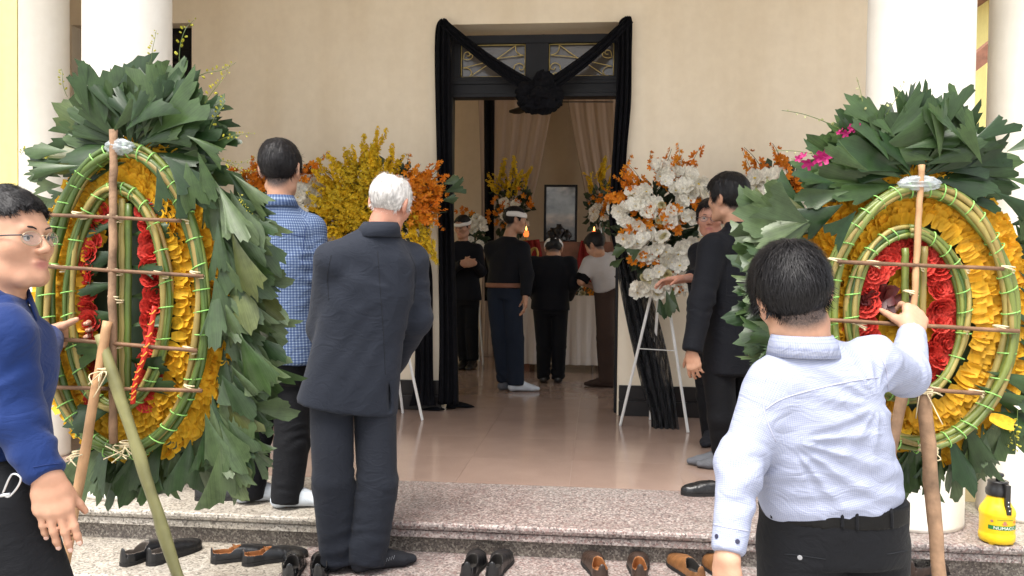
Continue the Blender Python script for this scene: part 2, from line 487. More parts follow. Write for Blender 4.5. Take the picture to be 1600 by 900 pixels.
for x0, x1, m in ((XL, XA-0.002, M_creamtz), (XA, XB, M_pink), (XB+0.002, XR, M_creamtz)):
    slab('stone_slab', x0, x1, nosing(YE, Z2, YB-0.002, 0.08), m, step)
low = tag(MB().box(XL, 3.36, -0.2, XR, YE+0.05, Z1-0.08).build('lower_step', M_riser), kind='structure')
for x0, x1, m in ((XL, -1.30, M_creamtz), (-1.298, 1.70, M_pink), (1.702, XR, M_creamtz)):
    slab('stone_slab', x0, x1, nosing(3.30, Z1, YE+0.05, 0.08), m, low)
fl = tag(MB().box(XL, YB, -0.2, XR, 11.2, Z2-0.002).build('floor', M_grout), kind='structure')
TS = 0.6
tile_me = {}
j = 0; y = YB
while y < 11.0:
    y1 = min(y+TS, 11.0)
    for i in range(-7, 7):
        x0 = i*TS-0.13
        if x0 < -3.1 and y > 7 or x0 > 3.2 and y > 7: continue
        if y > 7.2 and (x0 < -1.9 or x0 > 1.6): 
            pass
        key = round(y1-y, 3)
        if key not in tile_me:
            b = MB(); b.box(0.0006, 0.0006, -0.02, TS-0.0006, key-0.0006, 0.0); tile_me[key] = b.mesh('tile')
        link('tile', tile_me[key], M_tile, fl, (x0, y, Z2))
    y += TS

# ---- house
XWL = PY(62, 300, YW).x; XWR = PY(1447, 300, YW).x
dl, dr = PY(699, 300, YW).x, PY(969, 300, YW).x; dt = PY(850, 36, YW).z
wl0, wl1 = PY(112, 100, YW).x, PY(299.5, 100, YW).x; wt, wb = PY(290, 36, YW).z, 1.10
house = empty('villa', (0, YW, 0), 'cream villa with black-draped tall doorway behind the porch', 'house')
def hb(): return MB()
def hbuild(b, name, m, parent=None, **k):
    o = b.build(name, m, parent or house, **k)
    if parent is None: o.matrix_parent_inverse = Matrix.Translation((0, -YW, 0))
    return o
b = hb()
def wallcells(b, xs, zs, holes, y0, y1):
    for i in range(len(xs)-1):
        for k in range(len(zs)-1):
            cx, cz = (xs[i]+xs[i+1])/2, (zs[k]+zs[k+1])/2
            if any(h[0] < cx < h[1] and h[2] < cz < h[3] for h in holes): continue
            b.box(xs[i], y0, zs[k], xs[i+1], y1, zs[k+1])
holes = [(dl, dr, 0, dt), (wl0, wl1, wb, wt)]
# wall as one outline: outer rectangle with two holes, built strip by strip without doubled faces inside
xs = sorted([XWL, wl0, wl1, dl, dr, XWR]); zs = sorted([0.0, wb, min(wt, dt)-0.0, max(wt, dt)+0.0001, CEIL+0.1])
bm = bmesh.new()
def grid_wall(xs, zs, holes, y0, y1):
    solid = {}
    for i in range(len(xs)-1):
        for k in range(len(zs)-1):
            cx, cz = (xs[i]+xs[i+1])/2, (zs[k]+zs[k+1])/2
            solid[i, k] = not any(h[0] < cx < h[1] and h[2] < cz < h[3] for h in holes)
    b = MB()
    for (i, k), s in solid.items():
        if not s: continue
        x0, x1, z0, z1 = xs[i], xs[i+1], zs[k], zs[k+1]
        b.add([(x0, y0, z0), (x1, y0, z0), (x1, y0, z1), (x0, y0, z1)], [(0, 1, 2, 3)])
        b.add([(x0, y1, z0), (x1, y1, z0), (x1, y1, z1), (x0, y1, z1)], [(3, 2, 1, 0)])
        if not solid.get((i-1, k)): b.add([(x0, y0, z0), (x0, y1, z0), (x0, y1, z1), (x0, y0, z1)], [(3, 2, 1, 0)])
        if not solid.get((i+1, k)): b.add([(x1, y0, z0), (x1, y1, z0), (x1, y1, z1), (x1, y0, z1)], [(0, 1, 2, 3)])
        if not solid.get((i, k-1)): b.add([(x0, y0, z0), (x1, y0, z0), (x1, y1, z0), (x0, y1, z0)], [(3, 2, 1, 0)])
        if not solid.get((i, k+1)): b.add([(x0, y0, z1), (x1, y0, z1), (x1, y1, z1), (x0, y1, z1)], [(0, 1, 2, 3)])
    return b
bm.free()
hbuild(grid_wall(xs, zs, holes, YW, YW+WT), 'wall', M_wall)
# skirting boards either side of the door (two stepped mouldings)
for x0, x1 in ((XWL+0.02, dl-0.03), (dr+0.012, XWR-0.01)):
    b = hb(); b.box(x0, YW-0.03, Z2+0.001, x1, YW-0.002, Z2+0.115); b.box(x0+0.002, YW-0.022, Z2+0.115, x1-0.002, YW-0.003, Z2+0.13); b.box(x0, YW-0.028, Z2+0.13, x1, YW-0.002, Z2+0.235)
    hbuild(b, 'skirting', M_skirt, bevel=0.004)
# door frame + transom
FY = YW+0.10
fz0 = PY(840, 151.5, FY).z; fz1 = PY(840, 48, FY).z
jl, jr = PY(706, 300, FY).x, PY(964, 300, FY).x
b = hb(); b.box(dl+0.001, FY, Z2, jl, FY+0.12, dt-0.001); hbuild(b, 'door_jamb', M_black, bevel=0.004)
b = hb(); b.box(jr, FY, Z2, dr-0.001, FY+0.12, dt-0.001); hbuild(b, 'door_jamb', M_black, bevel=0.004)
pane_px = ((719, 821), (857, 960)); pz0, pz1 = PY(840, 119, FY).z, PY(840, 67, FY).z
b = hb(); b.box(jl, FY, fz0, jr, FY+0.12, pz0); b.box(jl, FY, pz1, jr, FY+0.12, dt-0.06)
xa = [jl]+[PY(q, 90, FY).x for pr in pane_px for q in pr]+[jr]
for k in (0, 2, 4): b.box(xa[k], FY+0.0015, pz0, xa[k+1], FY+0.1185, pz1)
b.box(jl, FY-0.012, fz0, jr, FY-0.001, fz0+0.03); b.box(jl, FY-0.012, pz0-0.06, jr, FY-0.001, pz0-0.03)
tr = hbuild(b, 'transom', M_black, bevel=0.003)
for q, (xa0, xa1) in enumerate(((xa[1], xa[2]), (xa[3], xa[4]))):
    b = MB(); b.box(xa0, FY+0.06, pz0, xa1, FY+0.066, pz1); b.build('pane', M_glass, tr)
    W, H = xa1-xa0, pz1-pz0; fl_ = (lambda u: u) if q == 0 else (lambda u: 1-u)
    def gp(u, v): return Vector((xa0+W*fl_(u), FY+0.03, pz0+H*v))
    b = MB()
    for e in (((0.01, 0.02), (0.99, 0.02)), ((0.01, 0.98), (0.99, 0.98)), ((0.01, 0.02), (0.01, 0.98)), ((0.99, 0.02), (0.99, 0.98))):
        b.tube([gp(*e[0]), gp(*e[1])], 0.0042, 5)
    curves = [[(0.16, 0.05), (0.35, 0.3), (0.6, 0.62), (0.84, 0.96)], [(0.03, 0.3), (0.3, 0.42), (0.6, 0.58), (0.97, 0.66)],
              [(0.03, 0.3), (0.12, 0.28), (0.17, 0.16), (0.14, 0.04)], [(0.84, 0.96), (0.85, 0.8), (0.9, 0.7), (0.97, 0.66)],
              [(0.04, 0.6), (0.06, 0.75), (0.12, 0.78), (0.14, 0.68), (0.09, 0.66)], [(0.03, 0.58), (0.1, 0.55), (0.17, 0.6), (0.18, 0.7), (0.14, 0.72)],
              [(0.97, 0.1), (0.86, 0.06), (0.8, 0.14), (0.82, 0.25), (0.83, 0.35), (0.9, 0.42), (0.96, 0.36), (0.97, 0.26), (0.92, 0.22), (0.9, 0.3)], [(0.82, 0.08), (0.9, 0.12), (0.97, 0.05)]]
    for cv in curves: b.tube(catmull([gp(*p) for p in cv], 6), 0.0038, 5)
    b.build('grille', M_gold, tr, smooth=True)
# window with louvred shutters, mostly behind the left columns
win = empty('window', (0, 0, 0)); win.parent = house; win.matrix_parent_inverse = Matrix.Translation((0, -YW, 0))
WY = YW+0.14
def wbuild(b, name, m): return b.build(name, m, win)
b = MB(); b.box(wl0+.001, WY, wb, wl0+0.07, WY+0.06, wt-0.001); b.box(wl1-0.07, WY, wb, wl1-.001, WY+0.06, wt-0.001); b.box(wl0+0.07, WY, wt-0.17, wl1-0.07, WY+0.06, wt-0.001); wbuild(b, 'frame', M_black)
mid = (wl0+wl1)/2
for x0, x1 in ((wl0+0.075, mid-0.003), (mid+0.003, wl1-0.075)):
    b = MB(); b.box(x0, WY+0.004, wb, x0+0.06, WY+0.05, wt-0.175); b.box(x1-0.06, WY+0.004, wb, x1, WY+0.05, wt-0.175); b.box(x0+0.06, WY+0.004, wt-0.25, x1-0.06, WY+0.05, wt-0.175)
    sh = b.build('shutter', M_black, win)
    z = wb+0.03; b = MB()
    while z < wt-0.27:
        b.add([(x0+0.06, WY+0.01, z), (x1-0.06, WY+0.01, z), (x1-0.06, WY+0.045, z+0.03), (x0+0.06, WY+0.045, z+0.03), (x0+0.06, WY+0.01, z+0.006), (x1-0.06, WY+0.01, z+0.006), (x1-0.06, WY+0.045, z+0.036), (x0+0.06, WY+0.045, z+0.036)],
              [(0, 3, 2, 1), (4, 5, 6, 7), (0, 1, 5, 4), (2, 3, 7, 6), (1, 2, 6, 5), (3, 0, 4, 7)]); z += 0.036
    o = b.build('louvre', simple('louvre_paint', (0.05, 0.04, 0.035), 0.5), win); o['kind'] = 'stuff'
b = MB(); b.box(wl0, WY+0.1, wb, wl1, WY+0.12, wt); wbuild(b, 'backing', M_black)
# porch ceiling with a beam, side and back walls, room ceiling
b = hb(); b.box(XWL-0.6, 3.15, CEIL, 3.9, YW+0.02, CEIL+0.25); b.box(XWL-0.6, 3.2, CEIL-0.32, 3.9, 3.62, CEIL-0.003); hbuild(b, 'porch_roof', M_ceil)
RX0, RX1, RYB = -2.7, XWR-0.30, 10.95
def ywall(b, x0, x1, yh, zh):  # wide unseen openings added so daylight brightens the hall
    ys = sorted([YW+WT+0.001, yh[0], yh[1], RYB+0.2]); zs_ = [0, zh[0], zh[1], CEIL]
    for i in range(3):
        for k in range(3):
            if i == 1 and k == 1: continue
            b.box(x0, ys[i], zs_[k], x1, ys[i+1], zs_[k+1])
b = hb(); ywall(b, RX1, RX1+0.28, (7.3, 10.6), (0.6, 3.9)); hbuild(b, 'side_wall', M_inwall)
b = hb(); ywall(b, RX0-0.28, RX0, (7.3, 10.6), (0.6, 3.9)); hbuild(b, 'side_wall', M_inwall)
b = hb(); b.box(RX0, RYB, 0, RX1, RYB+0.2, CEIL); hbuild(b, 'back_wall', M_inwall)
b = hb(); b.box(XWL, YW+WT+0.002, CEIL+0.001, XWR, RYB+0.25, CEIL+0.2); hbuild(b, 'ceiling', M_ceil)

# unseen light blocker added behind the slender column to darken the wall's left part
pc = P(70, 450, 5.0)
b = hb(); b.add([(pc.x-.07, pc.y+.02, 0), (pc.x+.07, pc.y+.02, 0), (XWL+.16, YW-.003, 0), (XWL+.02, YW-.003, 0), (pc.x-.07, pc.y+.02, CEIL-.33), (pc.x+.07, pc.y+.02, CEIL-.33), (XWL+.16, YW-.003, CEIL-.004), (XWL+.02, YW-.003, CEIL-.004)],
    [(0, 3, 2, 1), (4, 5, 6, 7), (0, 1, 5, 4), (1, 2, 6, 5), (2, 3, 7, 6), (3, 0, 4, 7)]); hbuild(b, 'left_light_blocker', M_wall)
# ---- columns: base, shaft with gentle entasis, plain cap
def column(px0, px1, d, r, label):
    c = P((px0+px1)/2, 450, d); x, y = c.x, c.y
    root = empty('column', (x, y, Z2), label, 'column', 'porch columns')
    prof = [(r*1.0, 0.002), (r*1.005, 0.02)]+[(r*(1.0-0.03*max(0, (k/10-0.33))), 0.04+k*(CEIL-Z2-0.36)/10) for k in range(11)]
    b = MB(); b.lathe(prof, 48); b.build('shaft', M_white, root, smooth=True)
    b = MB(); b.lathe([(r*1.0, CEIL-Z2-0.318), (r*1.25, CEIL-Z2-0.28), (r*1.3, CEIL-Z2-0.2), (r*1.3, CEIL-Z2-0.004)], 32); b.build('capital', M_white, root)
    return root
def colr(px0, px1, d):
    o = abs((px0+px1)/2-800)/F_PX; return (px1-px0)/2/F_PX*d/math.sqrt(1+o*o)
column(129, 271, 4.25, colr(129, 271, 4.25), 'thick white round porch column behind the left wreath')
column(30, 111, 5.0, colr(30, 111, 5.0), 'slender white round porch column at the far left')
column(1343, 1514, 3.9, colr(1343, 1514, 3.9), 'thick white round porch column behind the right wreath')
column(1531, 1696, 4.02, colr(1531, 1696, 4.02), 'cream round porch column at the right edge behind the yellow sprayer')

# ---- neighbouring yellow buildings
def neighbour(x0, x1, y0, y1, h, label, rz=0):
    root = empty('yellow_house', ((x0+x1)/2, (y0+y1)/2, 0), label, 'house', 'neighbouring yellow houses', rz)
    hx, hy = (x1-x0)/2, (y1-y0)/2
    MB().box(-hx, -hy, 0, hx, hy, h).build('wall', M_yellow, root)
    b = MB(); b.add([(-hx-.5, -hy-.6, h+.01), (hx+.5, -hy-.6, h+.01), (hx+.5, hy+.6, h+.01), (-hx-.5, hy+.6, h+.01), (-hx-.5, 0, h+2.2), (hx+.5, 0, h+2.2)], [(0, 1, 5, 4), (2, 3, 4, 5), (0, 4, 3), (1, 2, 5), (0, 3, 2, 1)])
    b.build('roof', M_rooftile, root)
    for s in (-0.55, 0.0, 0.55):
        b = MB(); b.box(s*hx-0.5, -hy-0.05, h*0.35, s*hx+0.5, -hy-0.002, h*0.75); f = b.build('window', M_brown, root)
        b = MB(); b.box(s*hx-0.42, -hy-0.07, h*0.38, s*hx+0.42, -hy-0.052, h*0.73); b.build('pane', M_glass, f)
    return root
pl = P(27, 200, 8.2)
neighbour(pl.x-7, pl.x, pl.y, pl.y+8, 8.5, 'yellow neighbouring house beyond the far left column')
# right-hand house: a yellow gable end with a brown eave seen between the two right columns
root = empty('yellow_house', P(1560, 420, 15) , 'yellow house with brown eaves glimpsed between the right columns', 'house', 'neighbouring yellow houses')
def RP(px, py, d): return P(px, py, d)-root.location
a0, a1 = RP(1529, 30, 15), RP(1640, 30, 15)
root.location.z = 0
b = MB(); b.box(a0.x+0.12, 0.0, 0.0, a0.x+7, 6, P(1540, 2, 15).z); b.build('wall', M_yellow, root)
zt = P(1540, 3, 15).z
b = MB(); b.box(a0.x-0.35, -0.5, zt, a0.x+7, 6, zt+0.2); b.build('roof', M_brown, root)
e0, e1 = P(1524, 112, 14.0), P(1550, 92, 14.0)
o0 = Vector((root.location.x, root.location.y, 0)); e0 -= o0; e1 -= o0
dv = (e1-e0); dv = dv*6
b = MB(); b.add([e0, e0+dv, e0+dv+Vector((0, 0, 0.34)), e0+Vector((0, 0, 0.30)), e0+Vector((0, .5, 0)), e0+dv+Vector((0, .5, 0)), e0+dv+Vector((0, .5, 0.34)), e0+Vector((0, .5, 0.30))],
      [(0, 1, 2, 3), (7, 6, 5, 4), (3, 2, 6, 7), (0, 4, 5, 1), (0, 3, 7, 4), (1, 5, 6, 2)]); b.build('eave', M_brown, root)
# ---------------------------------------------------------------- cloth and things in and round the doorway
M_crepe = simple('black_crepe', (0.0045, 0.0045, 0.0062), 0.85, 0.4, 30, 0.25, 0.12, bscale=200)
t = NT('black_net'); t.base((0.008, 0.008, 0.010)); t.set(Roughness=0.8)
tr_ = t.node('ShaderNodeBsdfTransparent'); mx = t.node('ShaderNodeMixShader'); out = t.n['Material Output']
nz = t.noise(9, 3, vec=t.scale(t.coord(), (6, 6, 0.25)))
fc = t.ramp(nz, [(0.35, (0.42,)*3), (0.62, (0.95,)*3)])
t.l(fc, mx.inputs[0]); t.l(tr_.outputs[0], mx.inputs[1]); t.l(t.b.outputs[0], mx.inputs[2]); t.l(mx.outputs[0], out.inputs['Surface'])
M_net = t.m

def drape_sheet(rows, nu, pleats, amp, seed=0, thick=0.004, fold=0.4):
    """cloth strip hung along rows [(left point, right point)], pleated across its width, with a little thickness"""
    rg = np.random.default_rng(seed); ph = rg.random(8)*6.28
    L = catmull([r[0] for r in rows], 8); Rr = catmull([r[1] for r in rows], 8); n = len(L); V = []; Q = []
    for i in range(n):
        a, b = L[i], Rr[i]; ax = (b-a); w = ax.length; nrm = Vector((ax.y, -ax.x, 0))
        if nrm.length < 1e-4: nrm = Vector((0, -1, 0))
        nrm.normalize()
        for k in range(nu+1):
            u = k/nu; s = i/n
            d = amp*(math.sin(u*pleats*6.283+ph[0]+1.2*math.sin(s*3+ph[1]))+fold*math.sin(u*pleats*2.37*6.283+ph[2]+s*2))
            V.append(a+ax*u+nrm*d)
    for i in range(n-1):
        for k in range(nu):
            q = i*(nu+1)+k; Q.append((q, q+1, q+nu+2, q+nu+1))
    return V, Q
def sheet_obj(name, rows, nu, pleats, amp, m, parent, seed=0, solid=0.003):
    V, Q = drape_sheet(rows, nu, pleats, amp, seed)
    me = mesh_np(name, V, Q); o = link(name, me, m, parent)
    if solid:
        s = o.modifiers.new('thickness', 'SOLIDIFY'); s.thickness = solid
    return o
def keep_world(o, root): o.matrix_parent_inverse = Matrix.Translation(-Vector(root.location)); return o

YD = YW-0.05
drape = empty('mourning_drape', PY(840, 640, YD), 'black mourning cloth draped round the doorway with a knotted rosette', 'drape')
def rows_px(lst, Y=YD):
    r = []
    for q in lst:
        x0, x1, y = q[:3]; yy = q[3] if len(q) > 3 else Y
        r.append((PY(x0, y, yy), PY(x1, y, yy)))
    return r
o = sheet_obj('side_fall', rows_px([(688, 697, 30), (681, 704, 44), (679, 704, 90), (681, 705, 200), (684, 707, 320), (685, 711, 430), (686, 714, 540), (684, 716, 632, YD-.03)]), 36, 3, 0.016, M_crepe, drape, 1); keep_world(o, drape)
o = sheet_obj('side_fall', rows_px([(657, 668, 395), (652, 676, 430), (650, 677, 520), (648, 678, 600), (640, 682, 634, YD-0.04)]), 30, 3, 0.015, M_crepe, drape, 2); keep_world(o, drape)
o = sheet_obj('side_fall', rows_px([(978, 986, 26), (966, 988, 40), (966, 987, 90), (962, 986, 160), (958, 980, 230), (954, 976, 300), (953, 976, 350), (962, 990, 400)]), 36, 3, 0.016, M_crepe, drape, 3); keep_world(o, drape)
# the right fall drifts outwards over the wreath's stand and ends in sheer net on the floor
o = sheet_obj('net_fall', rows_px([(960, 990, 385, YD-.02), (966, 1006, 430, YD-.08), (977, 1026, 490, YD-.2), (990, 1042, 550, YD-.3), (1004, 1053, 610, YD-.38), (1018, 1058, 650, YD-.42), (1022, 1062, 676, YD-.46)]), 44, 4.5, 0.02, M_net, drape, 4); keep_world(o, drape)
o = sheet_obj('net_fall', rows_px([(962, 984, 395, YD-.0), (970, 994, 440, YD-.04), (980, 1010, 500, YD-.15), (1000, 1032, 580, YD-.25), (1016, 1048, 640, YD-.33), (1018, 1054, 672, YD-.40)]), 30, 3, 0.018, M_crepe, drape, 5); keep_world(o, drape)
# swags up to the two hooks
for a, b_, sd in (((690, 34), (826, 134), 6), ((985, 30), (858, 134), 7)):
    rows = []
    for k in range(5):
        u = k/4; x = a[0]+(b_[0]-a[0])*u; y = a[1]+(b_[1]-a[1])*u+6*math.sin(u*3.14)
        w = 7+4*u; nx, ny = -(b_[1]-a[1]), (b_[0]-a[0]); ln = math.hypot(nx, ny); nx, ny = nx/ln*w, ny/ln*w
        Yk = YD-0.01-0.07*u
        rows.append((PY(x-nx, y-ny, Yk), PY(x+nx, y+ny, Yk)))
    V, Q = drape_sheet(rows, 24, 2.5, 0.010, sd); o = link('swag', mesh_np('swag', V, Q), M_crepe, drape); keep_world(o, drape)
    s = o.modifiers.new('thickness', 'SOLIDIFY'); s.thickness = 0.004
# rosette: crumpled loops of cloth round a knot
rc = PY(843, 152, YD-0.12); rs = np.random.default_rng(4); b = MB()
V = []; Q = []
def crumple(c, r, seed):
    n, m = 40, 26; rg = np.random.default_rng(seed); o = len(V); off = rg.random(3)*40
    pts = []
    for i in range(m+1):
        for k in range(n):
            th = math.pi*i/m; q = 2*math.pi*k/n
            pts.append((math.sin(th)*math.cos(q), math.sin(th)*math.sin(q), math.cos(th)))
    pts = np.array(pts); f = 1+0.95*(np.abs(2*fbm(pts*1.7+off, 3)-1)*-1.0+0.25)
    W = pts*f[:, None]*np.array(r)+np.array(c); V.extend(W.tolist())
    for i in range(m):
        for k in range(n): Q.append((o+i*n+k, o+(i+1)*n+k, o+(i+1)*n+(k+1) % n, o+i*n+(k+1) % n))
for k, (dx, dy, rx, rz, dd) in enumerate([(-22, -6, .11, .11, 0), (8, -22, .10, .13, .0), (24, 0, .10, .10, .01), (-14, 18, .10, .08, -.02), (10, 16, .12, .09, -.03), (0, 0, .09, .08, -.06), (32, 12, .06, .06, 0), (-28, 10, .07, .07, 0)]):
    c = PY(843+dx*.8, 150+dy*.8, YD-0.10+dd); crumple(c, (rx*.78, .06, rz*.74), 50+k)
o = link('rosette', mesh_np('rosette', V, Q), M_crepe, drape); keep_world(o, drape)
# cloth puddled on the floor at the left jamb
V = []; Q = []
c = PZ(690, 636, Z2)
n, m = 64, 12
for i in range(m+1):
    for k in range(n):
        q = 2*math.pi*k/n; r = i/m
        rad = (0.30+0.10*math.sin(3*q+.5)+0.05*math.sin(7*q))*r
        h = 0.05*(1-r)**0.7*(1+0.5*math.sin(5*q+r*7))+0.012*(1+math.sin(9*q+4*r))*(1-r*0.7)
        V.append((c.x+rad*math.cos(q)*(0.62 if math.cos(q) > 0 else 1.15), c.y-0.03+rad*math.sin(q)*0.42, Z2+0.004+max(h, 0.001)))
for i in range(m):
    for k in range(n): Q.append((i*n+k, (i+1)*n+k, (i+1)*n+(k+1) % n, i*n+(k+1) % n))
o = link('cloth_pool', mesh_np('cloth_pool', V, Q), M_crepe, drape); keep_world(o, drape)

# ceiling fan in the hall
YF = 8.3
fc_ = PY(848, 160, YF); fan = empty('ceiling_fan', fc_, 'dark ceiling fan hanging in the hall behind the rosette', 'fan')
b = MB(); b.tube([(0, 0, 0.05), (0, 0, CEIL-fc_.z)], 0.012, 8); b.build('rod', M_black, fan)
b = MB(); b.lathe([(0.02, 0.09), (0.09, 0.06), (0.11, 0.02), (0.10, -0.02), (0.05, -0.05)], 20); b.build('motor', M_black, fan, smooth=True)
for a in (2, 122, 242):
    M = Matrix.Rotation(R(a), 4, 'Z') @ Matrix.Rotation(R(9), 4, 'X')
    b = MB(); b.add([(0.1, -.03, 0), (0.22, -.055, 0), (0.62, -.07, 0), (0.68, -.03, 0), (0.68, .03, 0), (0.62, .06, 0), (0.22, .05, 0), (0.1, .03, 0)]+[(x, y, 0.008) for x, y in ((0.1, -.03), (0.22, -.055), (0.62, -.07), (0.68, -.03), (0.68, .03), (0.62, .06), (0.22, .05), (0.1, .03))],
        [tuple(range(7, -1, -1)), tuple(range(8, 16))]+[(i, (i+1) % 8, 8+(i+1) % 8, 8+i) for i in range(8)], M)
    b.build('blade', M_black, fan)

# curtains across the back of the hall, tied back either side of the altar
def cloth_mat(name, c, a=0.15):
    t = NT(name); n = t.noise(2.5, 4, vec=t.scale(t.coord(), (14, 14, 0.4)))
    t.base(t.ramp(n, [(0.3, tuple(x*(1-a) for x in c)), (0.7, tuple(min(1, x*(1+a)) for x in c))])); t.set(Roughness=0.8)
    t.b.inputs['Specular IOR Level'].default_value = 0.15; t.bump(t.noise(300, 2), 0.1, 0.001); return t.m
M_curt = cloth_mat('taupe_curtain', (0.36, 0.27, 0.205), 0.08)
M_lin = cloth_mat('white_linen', (0.62, 0.56, 0.50), 0.06)
M_red = cloth_mat('red_cloth', (0.22, 0.022, 0.018))
YC = 10.6
for nm, lab, rows in (('curtain', 'taupe curtain left of the portrait, swept towards the left', [(745, 868, 120), (748, 862, 170), (750, 850, 230), (752, 835, 300), (752, 815, 360), (754, 806, 420), (748, 812, 560)]),
                      ('curtain', 'taupe curtain right of the portrait, hidden by the drape', [(884, 1010, 120), (889, 1010, 170), (900, 1010, 230), (914, 1010, 300), (926, 1008, 360), (936, 1005, 420), (930, 1005, 560)])):
    rt = empty(nm, PY((rows[0][0]+rows[0][1])/2, 575, YC), lab, 'curtain', 'curtains behind the altar')
    keep_world(sheet_obj('cloth', rows_px(rows, YC), 90, 6, 0.010, M_curt, rt, len(lab)), rt)
    if rows[0][0] < 800:
        pass
# pole carrying the curtains
b = MB(); p0, p1 = PY(690, 118, YC), PY(1015, 116, YC); b.tube([p0, p1], 0.02, 8); o = b.build('curtain_rail', M_brown); tag(o, 'brown rail carrying the taupe curtains above the altar', 'curtain rail')
# long black strip of cloth
rt = empty('cloth_banner', PY(764, 470, 9.9), 'narrow black cloth banner hanging left of the curtains', 'banner')
keep_world(sheet_obj('cloth', rows_px([(756, 773, 118), (756.5, 773, 200), (757, 772, 330), (757, 773, 470)], 9.9), 14, 1.5, 0.012, M_crepe, rt, 9), rt)
b = MB(); b.tube([PY(752, 118, 9.9), PY(777, 118, 9.9)], 0.012, 6); keep_world(b.build('rod', M_black, rt), rt)

# altar
YA = 9.1
ax0, ax1 = PY(812, 570, YA).x, PY(992, 570, YA).x; az = PY(860, 462, YA).z
alt = empty('altar_table', ((ax0+ax1)/2, YA+0.35, Z2), 'altar table under a pale cloth with red back drape', 'table')
b = MB(); b.box(ax0+0.03, YA+0.04, az-0.04, ax1-0.03, YA+0.9, az-0.005)
keep_world(b.build('table_top', M_brown, alt), alt)
for lx in (ax0+0.07, ax1-0.07):
    for ly in (YA+0.08, YA+0.85):
        b = MB(); b.box(lx-0.03, ly-0.03, Z2, lx+0.03, ly+0.03, az-0.042); keep_world(b.build('leg', M_brown, alt), alt)
clz = PY(880, 570, YA).z
V = []; Q = []; per = []
pts = [(ax0, YA+0.95), (ax0, YA), (ax1, YA), (ax1, YA+0.95)]
seg = [60, 110, 60]
for s in range(3):
    for k in range(seg[s]):
        u = k/seg[s]; per.append((pts[s][0]+(pts[s+1][0]-pts[s][0])*u, pts[s][1]+(pts[s+1][1]-pts[s][1])*u, s))
per.append((pts[3][0], pts[3][1], 2)); N = len(per)
for i in range(12):
    z = az+0.002+(clz-az)*i/11
    for k, (x, y, s) in enumerate(per):
        d = 0.016*(i/11)**0.7*(math.sin(k*0.62)+0.5*math.sin(k*0.27+1))+0.004
        nx, ny = ((-1, 0), (0, -1), (1, 0))[s]; V.append((x+nx*d, y+ny*d, z))
for i in range(11):
    for k in range(N-1): Q.append((i*N+k, (i+1)*N+k, (i+1)*N+k+1, i*N+k+1))
keep_world(link('cloth_skirt', mesh_np('cloth_skirt', V, Q), M_lin, alt), alt)
b = MB(); b.add([(ax0-.004, YA-.004, az), (ax1+.004, YA-.004, az), (ax1+.004, YA+.95, az), (ax0-.004, YA+.95, az), (ax0-.004, YA-.004, az+.005), (ax1+.004, YA-.004, az+.005), (ax1+.004, YA+.95, az+.005), (ax0-.004, YA+.95, az+.005)],
    [(0, 3, 2, 1), (4, 5, 6, 7), (0, 1, 5, 4), (1, 2, 6, 5), (2, 3, 7, 6), (3, 0, 4, 7)]); keep_world(b.build('cloth_top', M_lin, alt), alt)
# back drape of red cloth on a raised block
rr0, rr1 = PY(815, 400, YA+.55), PY(960, 400, YA+.55)
zt = PY(890, 378, YA+.55).z
b = MB(); b.box(rr0.x, YA+0.45, az+0.006, rr1.x, YA+0.9, zt); blk = b.build('shelf', M_brown, alt, bevel=0.01); keep_world(blk, alt)
for x0, x1, sd in ((902, 938, 3), (812, 846, 6)):
    keep_world(sheet_obj('red_drape', [(PY(x0+6, 376, YA+.42), PY(x1-4, 374, YA+.42)), (PY(x0+1, 400, YA+.40), PY(x1+1, 400, YA+.40)), (PY(x0-4, 440, YA+.36), PY(x1+5, 445, YA+.36))], 26, 3, 0.02, M_red, alt, sd), alt)
# portrait in a black frame, reflections in its glass put into the print's colour
YP = YA+0.72
x0, x1 = PY(849, 400, YP).x, PY(901, 400, YP).x; z1, z0 = PY(875, 288.5, YP).z, zt+0.001
pic = empty('portrait_frame', ((x0+x1)/2, YP, z0), 'tall black framed portrait under glass standing on the altar', 'portrait')
w, h = x1-x0, z1-z0
b = MB(); e = 0.026
for q in ((-w/2, 0, -w/2+e, h), (w/2-e, 0, w/2, h), (-w/2+e, h-e, w/2-e, h), (-w/2+e, 0, w/2-e, e)): b.box(q[0], 0, q[1], q[2], 0.03, q[3])
b.build('frame', M_black, pic, bevel=0.003)
t = NT('print_with_reflections'); c = t.coord('Object'); s_ = t.node('ShaderNodeSeparateXYZ'); t.l(c, s_.inputs[0])
n1 = t.noise(5, 3, vec=t.scale(c, (1.0, 1, 1.4)))
zz = t.math('DIVIDE', s_.outputs['Z'], h)
base = t.ramp(zz, [(0.0, (0.012, 0.010, 0.010)), (0.24, (0.03, 0.026, 0.024)), (0.34, (0.13, 0.10, 0.075)), (0.44, (0.19, 0.16, 0.13)), (0.52, (0.10, 0.11, 0.115)), (0.8, (0.115, 0.125, 0.135)), (0.9, (0.23, 0.24, 0.25)), (1.0, (0.34, 0.35, 0.36))])  # pale and dark bands stand in for reflections on the glass
t.base(t.mix(0.8, base, t.ramp(n1, [(0.34, (0.5, 0.5, 0.5)), (0.6, (2.2, 2.1, 2.0))]), 'MULTIPLY')); t.set(Roughness=0.12); t.b.inputs['Specular IOR Level'].default_value = 0.6
b = MB(); b.box(-w/2+e, 0.012, e, w/2-e, 0.02, h-e); b.build('print', t.m, pic)
